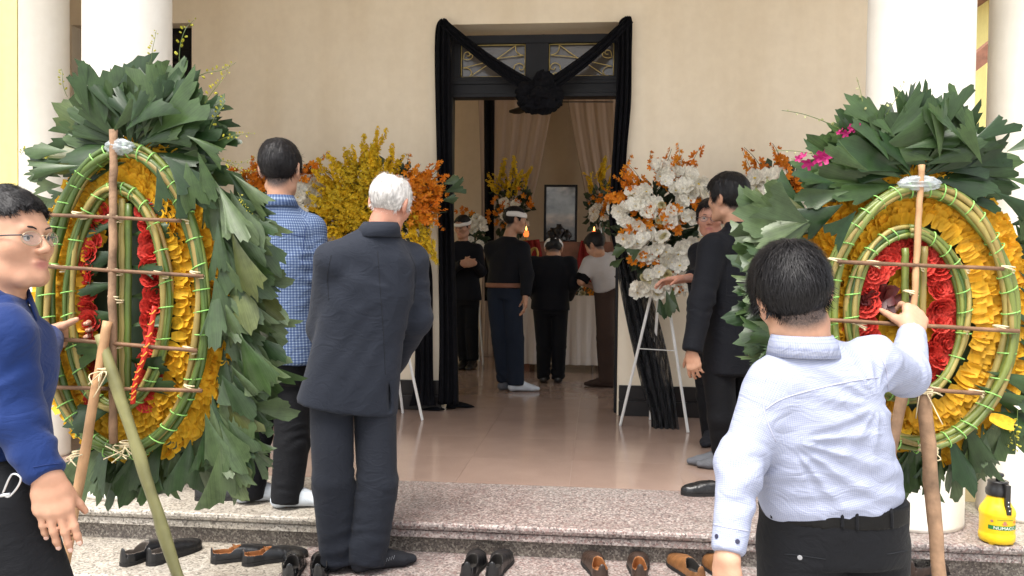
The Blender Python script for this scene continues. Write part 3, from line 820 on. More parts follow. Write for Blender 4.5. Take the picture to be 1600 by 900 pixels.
# lit altar lamps
t = NT('lamp_glow'); t.base((0.8, 0.1, 0.02)); t.b.inputs['Emission Color'].default_value = (1, 0.16, 0.03, 1); t.b.inputs['Emission Strength'].default_value = 0.75; M_glow = t.m
t = NT('flame'); t.base((1, 0.5, 0.1)); t.b.inputs['Emission Color'].default_value = (1, 0.5, 0.12, 1); t.b.inputs['Emission Strength'].default_value = 1.6; M_flame = t.m
M_brass = simple('brass', (0.45, 0.30, 0.09), 0.35, 0.2, 30, metal=0.7)
for px, lab in ((822, 'lit red altar lamp left of the portrait'), (928, 'lit red altar lamp right of the portrait')):
    q = PY(px, 384, YA+.5); q.z = zt
    lp = empty('altar_lamp', q, lab, 'lamp', 'altar lamps')
    b = MB(); b.lathe([(0.035, 0.001), (0.04, 0.012), (0.014, 0.02), (0.012, 0.04), (0.028, 0.05)], 16); b.build('base', M_brass, lp, smooth=True)
    b = MB(); b.lathe([(0.02, 0.05), (0.030, 0.07), (0.032, 0.09), (0.022, 0.12), (0.012, 0.125)], 16); b.build('shade', M_glow, lp, smooth=True)
    b = MB(); b.lathe([(0.004, 0.122), (0.011, 0.135), (0.009, 0.15), (0.001, 0.175)], 10); b.build('flame', M_flame, lp, smooth=True)
# gilded fan-shaped ornament beside the altar
q = PY(826, 392, YA+.2)
orn = empty('gilt_ornament', Vector((q.x, YA+.2, az)), 'gilt curled ornament standing on the altar beside the white headband', 'ornament')
b = MB(); hz = q.z-az
b.tube(catmull([(0, 0, 0.0), (-0.03, 0, hz*0.35), (-0.01, 0, hz*0.7), (0.03, 0, hz*1.0), (0.08, 0, hz*1.05), (0.10, 0, hz*0.9), (0.06, 0, hz*0.8), (0.03, 0, hz*0.88)], 8), [0.028-0.0003*i for i in range(57)], 8, flat=0.6)
b.tube(catmull([(0, 0, 0.0), (0.03, 0, hz*0.3), (0.06, 0, hz*0.55), (0.03, 0, hz*0.75)], 6), 0.016, 8)
b.build('scroll', M_brass, orn, smooth=True)
b = MB(); b.lathe([(0.06, -az+az+0.007), (0.055, 0.03), (0.02, 0.04)], 16); b.build('foot', M_brass, orn)
# incense bowl and dark figures in front of the portrait
for k, (px, w_, h_) in enumerate(((862, .05, .16), (873, .07, .20), (886, .045, .14))):
    q = PY(px, 380, YA+.56); q.z = zt
    b = MB(); b.lathe([(w_*.6, 0.001), (w_*.75, h_*.1), (w_*.3, h_*.25), (w_, h_*.55), (w_*.9, h_*.75), (w_*.35, h_*.85), (w_*.4, h_*1.0)], 18)
    o = b.build('altar_vase', M_skirt, None, smooth=True, loc=q)
    tag(o, ('small dark vase before the portrait, leftmost of three', 'large dark incense urn in the middle before the portrait', 'small dark vase before the portrait, rightmost of three')[k], 'urn' if k == 1 else 'vase', 'altar vessels')
# ---------------------------------------------------------------- flowers, leaves, petals (shared meshes, one object each)
BACK = Vector((math.sin(R(5.7)), -math.cos(R(5.7)), 0))      # from the porch towards the viewer
RIGHT = Vector((math.cos(R(5.7)), math.sin(R(5.7)), 0)); UP = Vector((0, 0, 1))

def leafy(name, a, b, rough=0.42, trans=0.15, spec=0.5, under=None):
    t = NT(name); c = t.coord(); oi = t.node('ShaderNodeObjectInfo')
    mp = t.node('ShaderNodeVectorMath', operation='ADD'); t.l(c, mp.inputs[0]); t.l(oi.outputs['Location'], mp.inputs[1])
    n = t.noise(6, 4, vec=mp.outputs[0])
    col = t.mix(oi.outputs['Random'], a, b)
    if under:
        geo = t.node('ShaderNodeNewGeometry'); col = t.mix(geo.outputs['Backfacing'], col, under)
        old = t.ramp(t.math('FRACT', t.math('MULTIPLY', oi.outputs['Random'], 7.3)), [(0.93, (0, 0, 0)), (1.0, (0.5, 0.5, 0.5))]); col = t.mix(old, col, (0.13, 0.12, 0.03))
    col = t.mix(0.75, col, t.ramp(n, [(0.3, (0.62, 0.62, 0.58)), (0.7, (1.25, 1.25, 1.15))]), 'MULTIPLY')
    st = t.noise(1.0, 2, vec=t.scale(c, (70, 2.0, 1)))
    col = t.mix(0.35, col, t.ramp(st, [(0.35, (0.6, 0.6, 0.6)), (0.65, (1.3, 1.3, 1.25))]), 'MULTIPLY')
    t.base(col); t.set(Roughness=rough); t.b.inputs['Specular IOR Level'].default_value = spec
    if trans:
        tb = t.node('ShaderNodeBsdfTranslucent'); mx = t.node('ShaderNodeMixShader'); t.l(col, tb.inputs['Color'])
        mx.inputs[0].default_value = trans; t.l(t.b.outputs[0], mx.inputs[1]); t.l(tb.outputs[0], mx.inputs[2])
        t.l(mx.outputs[0], t.n['Material Output'].inputs['Surface'])
    t.bump(st, 0.12, 0.004); return t.m
M_leaf = leafy('palm_leaf', (0.014, 0.036, 0.011), (0.050, 0.086, 0.028), 0.34, 0.14, 0.35, (0.075, 0.10, 0.055))
M_leafg = leafy('palm_leaf_grey', (0.028, 0.056, 0.022), (0.092, 0.130, 0.058), 0.38, 0.15, 0.4, (0.12, 0.145, 0.09))
M_petal = leafy('yellow_petal', (0.68, 0.30, 0.012), (0.84, 0.53, 0.04), 0.6, 0.25, 0.25)
M_redp = leafy('red_petal', (0.62, 0.045, 0.035), (0.78, 0.10, 0.08), 0.8, 0.25, 0.1)
M_orch = leafy('white_orchid', (0.80, 0.76, 0.70), (0.86, 0.84, 0.80), 0.6, 0.25, 0.2)
M_orange = leafy('orange_orchid', (0.62, 0.17, 0.012), (0.78, 0.30, 0.02), 0.55, 0.25, 0.25)
M_yelb = leafy('yellow_orchid', (0.76, 0.50, 0.02), (0.84, 0.64, 0.05), 0.55, 0.35, 0.25)
M_rose = leafy('cream_rose', (0.70, 0.62, 0.36), (0.78, 0.74, 0.52), 0.6, 0.2, 0.2)
M_mag = leafy('magenta_orchid', (0.30, 0.008, 0.10), (0.42, 0.02, 0.16), 0.5, 0.2, 0.3)
M_stem = leafy('green_stem', (0.045, 0.090, 0.014), (0.17, 0.20, 0.042), 0.42, 0)
M_stemy = leafy('dry_stem', (0.30, 0.24, 0.07), (0.22, 0.13, 0.04), 0.5, 0)
M_tieg = simple('green_twine', (0.24, 0.50, 0.12), 0.5)
M_raf = simple('raffia', (0.62, 0.52, 0.33), 0.7, 0.2, 40)
M_stick = simple('bamboo_stick', (0.16, 0.085, 0.045), 0.7, 0.5, 14, 0.3, bscale=120)
M_bark = simple('bark_pole', (0.24, 0.145, 0.085), 0.8, 0.45, 14, 0.6, bscale=60, dist=0.006)
M_plank = simple('fresh_wood', (0.42, 0.24, 0.12), 0.65, 0.25, 10, 0.2, bscale=90)
M_bam = simple('green_bamboo', (0.19, 0.18, 0.075), 0.5, 0.35, 7, 0.25, bscale=70)
M_foliage = leafy('dark_foliage', (0.020, 0.040, 0.018), (0.05, 0.085, 0.035), 0.5, 0.1)
M_dkred = leafy('dark_red_flower', (0.06, 0.006, 0.006), (0.10, 0.012, 0.012), 0.4, 0.1)
t = NT('clear_film'); t.base((0.50, 0.54, 0.56)); t.set(Roughness=0.10); t.b.inputs['Specular IOR Level'].default_value = 0.9; t.b.inputs['Alpha'].default_value = 0.5; M_film = t.m
M_white_metal = simple('white_metal', (0.72, 0.72, 0.70), 0.35, 0.05)

def palm_leaf_mesh(seed, wide=0.62):
    rg = np.random.default_rng(seed); n = 12; V = []; Q = []
    sk = rg.uniform(-0.25, 0.25); bend = rg.uniform(-0.05, 0.42); roll = rg.uniform(-0.35, 0.30); tw = rg.uniform(-0.2, 0.2)
    tip = 0.82+0.10*np.sin(np.linspace(0, 6, n+1)+rg.random()*6)+rg.uniform(-0.045, 0.045, n+1)
    tip[rg.integers(2, n-2)] -= 0.12; e = 0 if rg.random() < 0.5 else n; tip *= 1-0.13*np.linspace(-1, 1, n+1)**2; tip[e] += 0.10; tip[1 if e == 0 else n-1] += 0.04
    A = math.atan(wide*rg.uniform(0.95, 1.5))
    jt = rg.uniform(-.06, .06, n+1); nt = rg.uniform(0, .035, n+1)*(rg.random(n+1) < .6)
    for r in (0.02, 0.3, 0.58, 0.82, 1.0):
        for j in range(n+1):
            a = (j/n*2-1)*A*0.5*(0.7+0.3*r)*(1+jt[j])+sk*r*0.35; rad = r*tip[j]
            if r == 1.0: rad -= nt[j]
            x = rad*math.sin(a); y = rad*math.cos(a)
            u = x/(wide*0.5*max(rad, .05)+1e-6)
            z = 0.0042*(1 if j % 2 else -1)*min(1, rad*2)-bend*rad*rad*0.8+roll*u*u*rad*0.35+tw*u*rad*0.25
            V.append((x, y, z))
    for i in range(4):
        for j in range(n): q = i*(n+1)+j; Q.append((q, q+1, q+n+2, q+n+1))
    return mesh_np('palm_leaf', V, Q, smooth=True)
def petal_mesh(seed, wid=0.55, cup=0.25, nu=4, nv=4, rough=0.02):
    rg = np.random.default_rng(seed); V = []; Q = []
    for i in range(nv+1):
        v = i/nv; w = wid*0.5*(math.sin(min(1, v*0.62+0.16)*math.pi)**0.7)
        for k in range(nu+1):
            u = k/nu*2-1
            V.append((u*w, v, cup*(v*v*0.6+u*u*w)-0.1*v+rg.uniform(-rough, rough)))
    for i in range(nv):
        for k in range(nu): q = i*(nu+1)+k; Q.append((q, q+1, q+nu+2, q+nu+1))
    return V, Q
def petal_me(name, seed, **k):
    V, Q = petal_mesh(seed, **k); return mesh_np(name, V, Q)
def bloom_mesh(name, mats, spec):
    """spec: list of (material index, angle, length, width, tilt, cup)"""
    V = []; Q = []; mi = []
    for s, (m, a, ln, w, tilt, cup) in enumerate(spec):
        v, q = petal_mesh(s, w/ln, cup, 3, 3); M = Matrix.Rotation(a, 4, 'Z') @ Matrix.Rotation(tilt, 4, 'X') @ Matrix.Scale(ln, 4); o = len(V)
        V += [tuple(M @ Vector(p)) for p in v]; Q += [tuple(i+o for i in f) for f in q]; mi += [m]*len(q)
    me = mesh_np(name, V, Q)
    for m in mats: me.materials.append(m)
    me.polygons.foreach_set('material_index', mi); return me
T = 2*math.pi
ORCH = [bloom_mesh('white_bloom', [M_orch, M_yelb], [(0, T*k/5+0.0+dj, (0.5, 0.55, 0.48, 0.48, 0.55)[k], (0.42, 0.62, 0.36, 0.36, 0.62)[k], 0.15+0.2*(k % 2)+dt_, 0.2) for k in range(5)]+[(1, T*.5, 0.16, 0.14, 0.9, 0.4)]) for dj, dt_ in ((0, 0), (.1, .25), (-.1, .1))]
ORNG = [bloom_mesh('orange_bloom', [M_orange], [(0, T*k/5+dj, 0.5, 0.26, 0.35+dt_, 0.2) for k in range(5)]+[(0, 0.3, .2, .18, 1.0, .3)]) for dj, dt_ in ((0, 0), (.2, .3))]
ROSE = [bloom_mesh('rose_bloom', [M_rose], [(0, T*k/7+ring*.5, 0.5-ring*0.07, 0.42-ring*.05, 0.35+ring*0.32, 0.5) for ring in range(4) for k in range(7-ring)])]
REDB = [bloom_mesh('red_bloom', [M_redp], [(0, T*k/9+ring*.35+s, 0.52-ring*0.1, 0.42, 0.12+ring*0.3, 0.45) for ring in range(4) for k in range(9-ring)]) for s in (0, 0.4)]
LEAVES = [palm_leaf_mesh(100+k, (0.62, 0.75, 0.5, 0.7, 0.42, 0.85, 0.6, 0.5)[k]) for k in range(8)]
LEAVESG = [me.copy() for me in LEAVES]
for me in LEAVES: me.materials.append(M_leaf)
for me in LEAVESG: me.materials.append(M_leafg)
PETALS = [petal_me('petal', 200+k, wid=0.5+0.08*k, cup=0.25+0.1*k, rough=0.03) for k in range(4)]
for me in PETALS: me.materials.append(M_petal)
def mat_from(yv, zv, loc, s):
    y = Vector(yv).normalized(); z = Vector(zv); z = (z-y*z.dot(y)).normalized(); x = y.cross(z)
    M = Matrix((x*s, y*s, z*s)).transposed().to_4x4(); M.translation = loc; return M
def put(name, me, M, parent):
    o = bpy.data.objects.new(name, me); COL.objects.link(o); o.parent = parent
    o.matrix_parent_inverse = Matrix.Translation(-Vector(parent.location)) if parent.parent is None else Matrix.Identity(4)
    o.matrix_basis = M; return o
def jit(a): return Vector((rng.uniform(-a, a), rng.uniform(-a, a), rng.uniform(-a, a)))

def spray_mesh(name, mats, n, ln, size, seed, droop=0.3, kind='open'):
    """a flower spray along +Y: curved stem and n little blooms or buds"""
    rg = np.random.default_rng(seed); V = []; Q = []; mi = []
    b = MB(); cv = catmull([(0, 0, 0), (0.05*ln*rg.uniform(-1, 1), ln*0.35, 0.05*ln), (0.12*ln*rg.uniform(-1, 1), ln*0.7, 0), (0.2*ln*rg.uniform(-1, 1), ln, -droop*ln*0.4)], 5)
    b.tube(cv, [0.0028*(1-0.6*i/len(cv)) for i in range(len(cv))], 4)
    fs = [f for f in b.f]; V += [tuple(v) for v in b.v]; Fq = [f for f in fs if len(f) == 4]; Q += Fq; mi += [1]*len(Fq)
    for k in range(n):
        u = 0.18+0.80*(k+rg.random()*.6)/n; i = min(int(u*(len(cv)-1)), len(cv)-1); p = cv[i]; sz = size*(1.1-0.6*u)*rg.uniform(.75, 1.2)
        dirv = Vector((rg.uniform(-1, 1), 0.35, rg.uniform(-0.4, 1))).normalized()
        c = p+dirv*sz*0.8
        for q in range(5 if kind == 'open' else 3):
            v, f = petal_mesh(k*7+q, 0.55 if kind == 'open' else 0.7, 0.3, 2, 2)
            M = mat_from(dirv.orthogonal(), dirv, c, sz) @ Matrix.Rotation(T*q/(5 if kind == 'open' else 3), 4, 'Z') @ Matrix.Rotation(0.4 if kind == 'open' else 1.25, 4, 'X'); o = len(V)
            V += [tuple(M @ Vector(x)) for x in v]; Q += [tuple(j+o for j in x) for x in f]; mi += [0]*len(f)
    me = mesh_np(name, V, Q)
    for m in mats: me.materials.append(m)
    me.polygons.foreach_set('material_index', mi); return me
SPR_OR = [spray_mesh('orange_spray', [M_orange, M_foliage], 16, 0.26, 0.034, 300+k) for k in range(3)]
SPR_YE = [spray_mesh('yellow_spray', [M_yelb, M_foliage], 44, 0.26, 0.023, 310+k) for k in range(4)]
SPR_BUD = [spray_mesh('bud_spray', [leafy('green_yellow_bud', (0.42, 0.42, 0.05), (0.62, 0.56, 0.08), 0.5, 0.2), M_stem], 11, 0.26, 0.022, 320+k, 0.9, 'bud') for k in range(3)]
SPR_PALE = [spray_mesh('pale_spray', [leafy('pale_bud', (0.50, 0.52, 0.28), (0.62, 0.60, 0.38), 0.5, 0.2), M_stem], 6, 0.30, 0.020, 330+k, 0.2, 'bud') for k in range(2)]
SPR_MAG = [spray_mesh('magenta_spray', [M_mag, M_stem], 5, 0.16, 0.034, 340)]

def foliage_mass(name, c, r, parent, m, n=700, sz=0.07, seed=1):
    """a filler of small leaves spread through an ellipsoid, one part"""
    rg = np.random.default_rng(seed); d = rg.normal(size=(n, 3)); d /= np.linalg.norm(d, axis=1)[:, None]; rad = rg.random(n)**0.4
    V = []; Q = []
    for i in range(n):
        p = Vector(c)+Vector(d[i]*rad[i]*np.array(r)); M = mat_from(Vector(d[i])+jit(.6), jit(1)+BACK*0.6, p, sz*rg.uniform(.6, 1.2))
        o = len(V); V += [tuple(M @ Vector(v)) for v in ((-.12, 0, 0), (.12, 0, 0), (.3, .55, .06), (0, 1.0, -.08), (-.3, .55, .06))]; Q += [(o, o+1, o+2, o+4), (o+4, o+2, o+3, o+3)]
    me = bpy.data.meshes.new(name); me.from_pydata(V, [], [tuple(dict.fromkeys(q)) for q in Q]); me.update()
    o = link(name, me, m, parent); keep_world(o, parent); o['kind'] = 'stuff'; return o

def stand(px, py, d, label, group, r, feet, clusters, leaves=10, fill=600, seed=1, foot_d=None, tiny=False):
    """flowers on a white metal tripod; clusters: (kind, px, py, spread x, spread y in px, count)"""
    global rng; rng = np.random.default_rng(seed)
    foot_d = foot_d or d
    base = P(px, py, d); base.z = Z2
    root = empty('flower_stand', base, label, 'flower stand', group)
    top = P(px, py, d)+Vector((0, 0.04, -r[2]*0.35))
    f3 = list(feet)
    for k, (fx, fy) in enumerate(f3):
        q = PZ(fx, fy, Z2); b = MB(); b.tube([q+Vector((0, 0, 0.002)), top.lerp(q, 0.25), top], 0.0105, 8); keep_world(b.build('leg', M_white_metal, root), root)
        if k == 0: q0 = q
        else:
            b = MB(); b.tube([top.lerp(q0, 0.55), top.lerp(q, 0.55)], 0.0035, 6); keep_world(b.build('brace', M_white_metal, root), root)
    q = PZ(f3[0][0], f3[0][1], Z2).lerp(PZ(f3[1][0], f3[1][1], Z2), 0.5)+Vector((0, 0.38, 0)); q.z = Z2
    b = MB(); b.tube([q+Vector((0, 0, 0.002)), top], 0.0105, 8); keep_world(b.build('leg', M_white_metal, root), root)
    c = P(px, py, d)
    foliage_mass('foliage', c+Vector((0, 0.10, 0)), (r[0]*0.8, r[1]*0.7, r[2]*0.8), root, M_foliage, fill, 0.09, seed)
    s = F_PX/d
    for kind, cx, cy, sx, sy, n in clusters:
        for k in range(n):
            while True:
                u, v = rng.uniform(-1, 1), rng.uniform(-1, 1)
                if u*u+v*v < 1: break
            x, y = cx+u*sx, cy+v*sy
            ex, ey = (x-px)/(r[0]*s), (y-py)/(r[2]*s)
            dep = r[1]*math.sqrt(max(0.05, 1-min(0.95, 0.8*(ex*ex+ey*ey))))
            p = P(x, y, d)+BACK*(dep+rng.uniform(-.03, .03))
            out = (BACK*0.9+RIGHT*ex*0.8-UP*ey*0.6+jit(0.35)).normalized()
            upv = UP+jit(0.5)
            if kind == 'w': put('bloom', ORCH[k % 3], mat_from(upv, out, p, 0.118*rng.uniform(.75, 1.1)), root)
            elif kind == 'o': put('bloom', ORNG[k % 2], mat_from(upv, out, p, 0.07*rng.uniform(.8, 1.2)), root)
            elif kind == 'r': put('bloom', ROSE[0], mat_from(upv, out, p, 0.065*rng.uniform(.8, 1.2)), root)
            elif kind in ('O', 'Y', 'B'):
                dr = (RIGHT*ex*1.3-UP*(ey-0.25)*1.1+UP*0.12+BACK*rng.uniform(.1, .9)+jit(0.62)).normalized()
                if kind == 'B': dr = (RIGHT*0.4-UP*0.9+BACK*.35+jit(.25)).normalized()
                me = {'O': SPR_OR, 'Y': SPR_YE, 'B': SPR_YE}[kind]
                put('flower_spray', me[k % len(me)], mat_from(dr, BACK+jit(.5), p-dr*0.12-BACK*0.05, rng.uniform(.75, 1.15)*(0.8 if kind == 'B' else 1)), root)
            elif kind == 'l':
                dr = (RIGHT*ex-UP*ey+BACK*.3+jit(.3)).normalized(); put('leaf', LEAVESG[k % 8], mat_from(dr, BACK+jit(.4), p, rng.uniform(.14, .22)), root)
    return root
G1 = 'funeral flower stands on the porch'
stand(1034, 360, 6.0, 'white orchid and orange flower stand right of the doorway', G1, (0.36, 0.17, 0.45), [(969, 665), (1075, 676)],
      [('w', 1058, 292, 34, 26, 22), ('w', 1085, 300, 18, 20, 8), ('w', 988, 340, 26, 26, 14), ('w', 1005, 312, 22, 16, 8), ('w', 1010, 385, 26, 22, 16), ('w', 1060, 345, 24, 22, 10), ('w', 1070, 385, 22, 28, 10), ('w', 1030, 430, 24, 14, 10), ('w', 1040, 408, 18, 14, 7),
       ('w', 1015, 452, 26, 10, 9), ('w', 1055, 446, 24, 12, 8), ('w', 985, 378, 16, 14, 6), ('w', 1040, 268, 22, 12, 6),
       ('o', 1012, 340, 24, 18, 26), ('o', 1040, 345, 18, 22, 16), ('o', 1085, 322, 18, 8, 14), ('o', 965, 312, 18, 10, 12), ('o', 1000, 405, 26, 14, 12), ('o', 985, 362, 24, 12, 8), ('o', 1045, 440, 24, 12, 10), ('O', 1030, 275, 12, 14, 4), ('O', 1065, 262, 20, 10, 4), ('O', 975, 300, 14, 12, 4), ('O', 985, 285, 14, 12, 3),
       ('r', 1000, 320, 30, 18, 5), ('r', 1020, 440, 30, 16, 8), ('r', 1015, 360, 20, 26, 5), ('l', 1050, 455, 30, 12, 4), ('l', 985, 400, 20, 20, 3)], seed=21)
stand(1216, 320, 6.0, 'white and orange flower stand half hidden behind the dark suit', G1, (0.30, 0.16, 0.36), [(1190, 672), (1250, 676)],
      [('w', 1190, 292, 22, 22, 14), ('w', 1240, 318, 26, 20, 16), ('w', 1180, 330, 14, 26, 8), ('w', 1225, 350, 30, 24, 12), ('o', 1200, 318, 20, 14, 14), ('o', 1250, 290, 22, 16, 16), ('o', 1195, 345, 18, 16, 10), ('O', 1212, 272, 10, 16, 5), ('O', 1180, 268, 10, 10, 2), ('O', 1245, 280, 18, 10, 3), ('o', 1210, 270, 10, 26, 12)], seed=22)
stand(592, 320, 6.15, 'yellow and orange flower stand left of the doorway', G1, (0.44, 0.18, 0.42), [(660, 657), (560, 662)],
      [('Y', 570, 272, 52, 30, 24), ('Y', 600, 262, 26, 22, 8), ('Y', 588, 232, 10, 10, 2), ('Y', 548, 305, 44, 42, 32), ('Y', 590, 312, 40, 40, 28), ('Y', 530, 345, 34, 30, 22), ('Y', 575, 365, 40, 30, 22), ('Y', 600, 350, 40, 40, 16), ('O', 655, 290, 26, 26, 16), ('O', 665, 325, 20, 26, 12), ('o', 660, 305, 26, 30, 50), ('o', 625, 300, 20, 20, 12),
       ('B', 660, 350, 20, 26, 12), ('B', 672, 385, 12, 18, 8), ('l', 690, 300, 6, 20, 3)], seed=23, fill=420)
stand(448, 320, 6.25, 'orange and white flower stand behind the checked shirt', G1, (0.34, 0.16, 0.36), [(420, 652), (480, 654)],
      [('o', 400, 290, 22, 30, 46), ('O', 400, 275, 22, 14, 8), ('O', 490, 275, 26, 12, 8), ('o', 490, 280, 24, 12, 20), ('w', 485, 300, 18, 20, 16), ('w', 470, 325, 22, 22, 10), ('o', 400, 330, 20, 30, 16), ('l', 480, 345, 20, 14, 4)], seed=24)
G2 = 'flower stands inside the hall'
stand(797, 325, 9.9, 'orange and yellow flower stand in the hall behind the headband man', G2, (0.28, 0.15, 0.44), [(780, 566), (812, 567)],
      [('Y', 797, 283, 34, 22, 18), ('o', 785, 330, 26, 26, 26), ('w', 800, 335, 26, 26, 12), ('o', 815, 320, 16, 26, 12)], seed=25, fill=300)
stand(938, 325, 9.9, 'orange flower stand in the hall beside the right door jamb', G2, (0.18, 0.15, 0.40), [(925, 566), (955, 567)],
      [('Y', 940, 285, 22, 20, 10), ('o', 935, 320, 16, 22, 16), ('w', 935, 335, 16, 20, 8)], seed=26, fill=250)
stand(741, 372, 9.75, 'low white flower stand in the hall beside the clasped hands', G2, (0.14, 0.12, 0.28), [(728, 570), (755, 570)],
      [('w', 745, 353, 13, 13, 14), ('w', 738, 378, 14, 20, 9), ('o', 728, 330, 16, 10, 8)], seed=27, fill=160)
# flowers laid along the front of the altar cloth
gl = empty('flower_garland', Vector((PY(908, 455, YA+.1).x, YA+.1, az+.006)), 'orange and cream flowers laid along the altar edge', 'flowers')
rng = np.random.default_rng(31)
for k in range(30):
    q = PY(rng.uniform(884, 940), 455, YA+.1); q.z = az+0.03+rng.uniform(0, .06); q.y += rng.uniform(-.08, .15)
    put('bloom', (ORNG+ROSE+ORCH)[k % 4], mat_from(UP+jit(.6), BACK+jit(.6)+UP*.4, q, rng.uniform(.05, .085)), gl)
foliage_mass('foliage', Vector((PY(910, 455, YA+.1).x, YA+.12, az+.03)), (0.22, 0.10, 0.05), gl, M_foliage, 140, .05, 3)
gl2 = empty('flower_bunch', Vector((PY(826, 455, YA+.1).x, YA+.1, az+.006)), 'small yellow flower bunch on the altar left of the bowing mourner', 'flowers')
for k in range(10):
    q = PY(rng.uniform(818, 834), 455, YA+.1); q.z = az+0.03+rng.uniform(0, .05)
    put('bloom', ORNG[k % 2], mat_from(UP+jit(.6), BACK+jit(.6), q, .05), gl2)
# ---------------------------------------------------------------- the two big leaf and petal wreaths on their easel poles
def hoop(root, d, cx, cy, sx, sy, rb, nstr, seed, egg=0.0, off=0.0, ntie=30, a0=0.0, sweep=T):
    """bundle of green stems bent into an oval; every stem and every tie is its own mesh"""
    rg = np.random.default_rng(seed); s = F_PX/d
    def ctr(a):
        x = cx+sx*math.sin(a)*(1-egg*math.cos(a)); y = cy-sy*math.cos(a)
        return P(x, y, d)+BACK*off
    N = 72; hp = empty('hoop', (0, 0, 0)); hp.parent = root; hp.matrix_parent_inverse = Matrix.Translation(-Vector(root.location))
    for k in range(nstr):
        ph = T*k/max(1, nstr-1); rad = 0 if k == nstr-1 else rb*0.66; tw = rg.uniform(1.5, 3.0)*(1 if rg.random() < .5 else 1); pts = []; wob = rg.uniform(0, 6, 3)
        st = rg.uniform(0, T)
        for i in range(N+1):
            a = a0+sweep*i/N; c = ctr(a); t_ = (ctr(a+.01)-ctr(a-.01)).normalized(); nrm = t_.cross(BACK).normalized()
            q = ph+0.8*math.sin(a*tw+wob[0])
            rr = rad*(1+0.18*math.sin(a*5+wob[1]))
            pts.append(c+nrm*(math.cos(q)*rr)+BACK*(math.sin(q)*rr))
        b = MB(); r0 = rb*rg.uniform(0.36, 0.5); b.tube(pts, [r0*(1+0.12*math.sin(i*0.9+wob[2])) for i in range(len(pts))], 7, cap=True)
        b.build('stem', M_stemy if rg.random() < 0.14 else M_stem, hp, smooth=True)
    tm = MB(); tm.tube([(rb*1.08*math.cos(q), rb*1.08*math.sin(q), 0.22*rb*math.sin(q*1.0)) for q in np.linspace(0, T, 15)], 0.0022, 5, cap=False); me = tm.mesh('tie', True); me.materials.append(M_tieg)
    for i in range(ntie):
        a = a0+sweep*(i+rg.uniform(.1, .6))/ntie; c = ctr(a); t_ = (ctr(a+.01)-ctr(a-.01)).normalized()
        M = mat_from(t_.cross(BACK)+jit(.15), t_, c, 1.0); o = bpy.data.objects.new('tie', me); COL.objects.link(o); o.parent = hp; o.matrix_basis = M
    return hp
def leafset(root, d, items, pal=None, seed=1):
    """items: (px, py, angle on the picture (0 right, 90 down), length px, distance towards the viewer)"""
    rg = np.random.default_rng(seed); s = F_PX/d
    for k, (x, y, a, ln, off, g) in enumerate(items):
        a = R(a); dr = RIGHT*math.cos(a)-UP*math.sin(a)+BACK*rg.uniform(-.1, .35)
        zv = BACK+RIGHT*rg.uniform(-.55, .55)+UP*rg.uniform(-.3, .65)
        me = (LEAVESG if g else LEAVES)[rg.integers(0, 8)]
        M = mat_from(dr, zv, P(x, y, d)+BACK*off, ln/s*1.12)
        put('leaf', me, M, root)
def rows_ellipse(root, name, meshes, d, cx, cy, rows, egg, off, size, seed, ang=(0, T), tilt=0.35, cap=260):
    """overlapping petals in rows from the rim inwards; each row a bit nearer the viewer"""
    rg = np.random.default_rng(seed); s = F_PX/d; items = []
    for i, (sx, sy, n) in enumerate(rows):
        for k in range(n):
            a = ang[0]+(ang[1]-ang[0])*(k+rg.uniform(-.3, .3)+(i % 2)*.5)/n
            x = cx+sx*math.sin(a)*(1-egg*math.cos(a))+rg.uniform(-3, 3); y = cy-sy*math.cos(a)+rg.uniform(-3, 3)
            rad = RIGHT*(math.sin(a)*sy)+UP*(math.cos(a)*sx); rad.normalize()
            dr = rad+BACK*tilt*rg.uniform(.4, 1.4)+jit(.28)
            items.append((P(x, y, d)+BACK*(off+0.0026*i), dr, BACK+jit(.45), size*rg.uniform(.75, 1.25)))
    order = rg.permutation(len(items)); single = set(order[:cap].tolist()); V = []; Q = []
    vq = [petal_mesh(900+k, .55+.1*k, .3, 3, 3) for k in range(3)]
    for i, (p, dr, zv, sc) in enumerate(items):
        M = mat_from(dr, zv, p-dr.normalized()*sc*0.5, sc)
        if i in single: put(name, meshes[i % len(meshes)], M, root)
        else:
            v, f = vq[i % 3]; o = len(V); V += [tuple(M @ Vector(x)) for x in v]; Q += [tuple(j+o for j in x) for x in f]
    if V:
        o = link('petal_layer', mesh_np('petal_layer', V, Q), meshes[0].materials[0], root); keep_world(o, root); o['kind'] = 'stuff'
def backing(root, d, cx, cy, sx, sy, off, m, name='backing'):
    n = 40; b = MB(); vs = []
    for o in (off, off-0.012):
        for k in range(n):
            a = T*k/n; vs.append(P(cx+sx*math.sin(a), cy-sy*math.cos(a), d)+BACK*o)
    b.add(vs, [tuple(range(n)), tuple(range(2*n-1, n-1, -1))]+[(k, n+k, n+(k+1) % n, (k+1) % n) for k in range(n)])
    keep_world(b.build(name, m, root), root)
def stick(root, name, d, pts, r, m, n=8, off=0.0, nodes=False, smooth=True):
    ps = [P(*q[:2], d)+BACK*(off+(q[2] if len(q) > 2 else 0)) for q in pts]
    cv = []
    for a, b_ in zip(ps[:-1], ps[1:]):
        for k in range(8): cv.append(a.lerp(b_, k/8)+jit(r*0.12))
    cv.append(ps[-1]); rr = [r*(1+0.08*rng.uniform(-1, 1)) for _ in cv]
    if nodes:
        for k in range(3, len(cv)-1, 4): rr[k] = r*1.22
    b = MB(); b.tube(cv, rr, n); o = b.build(name, m, root, smooth=smooth); keep_world(o, root); return o
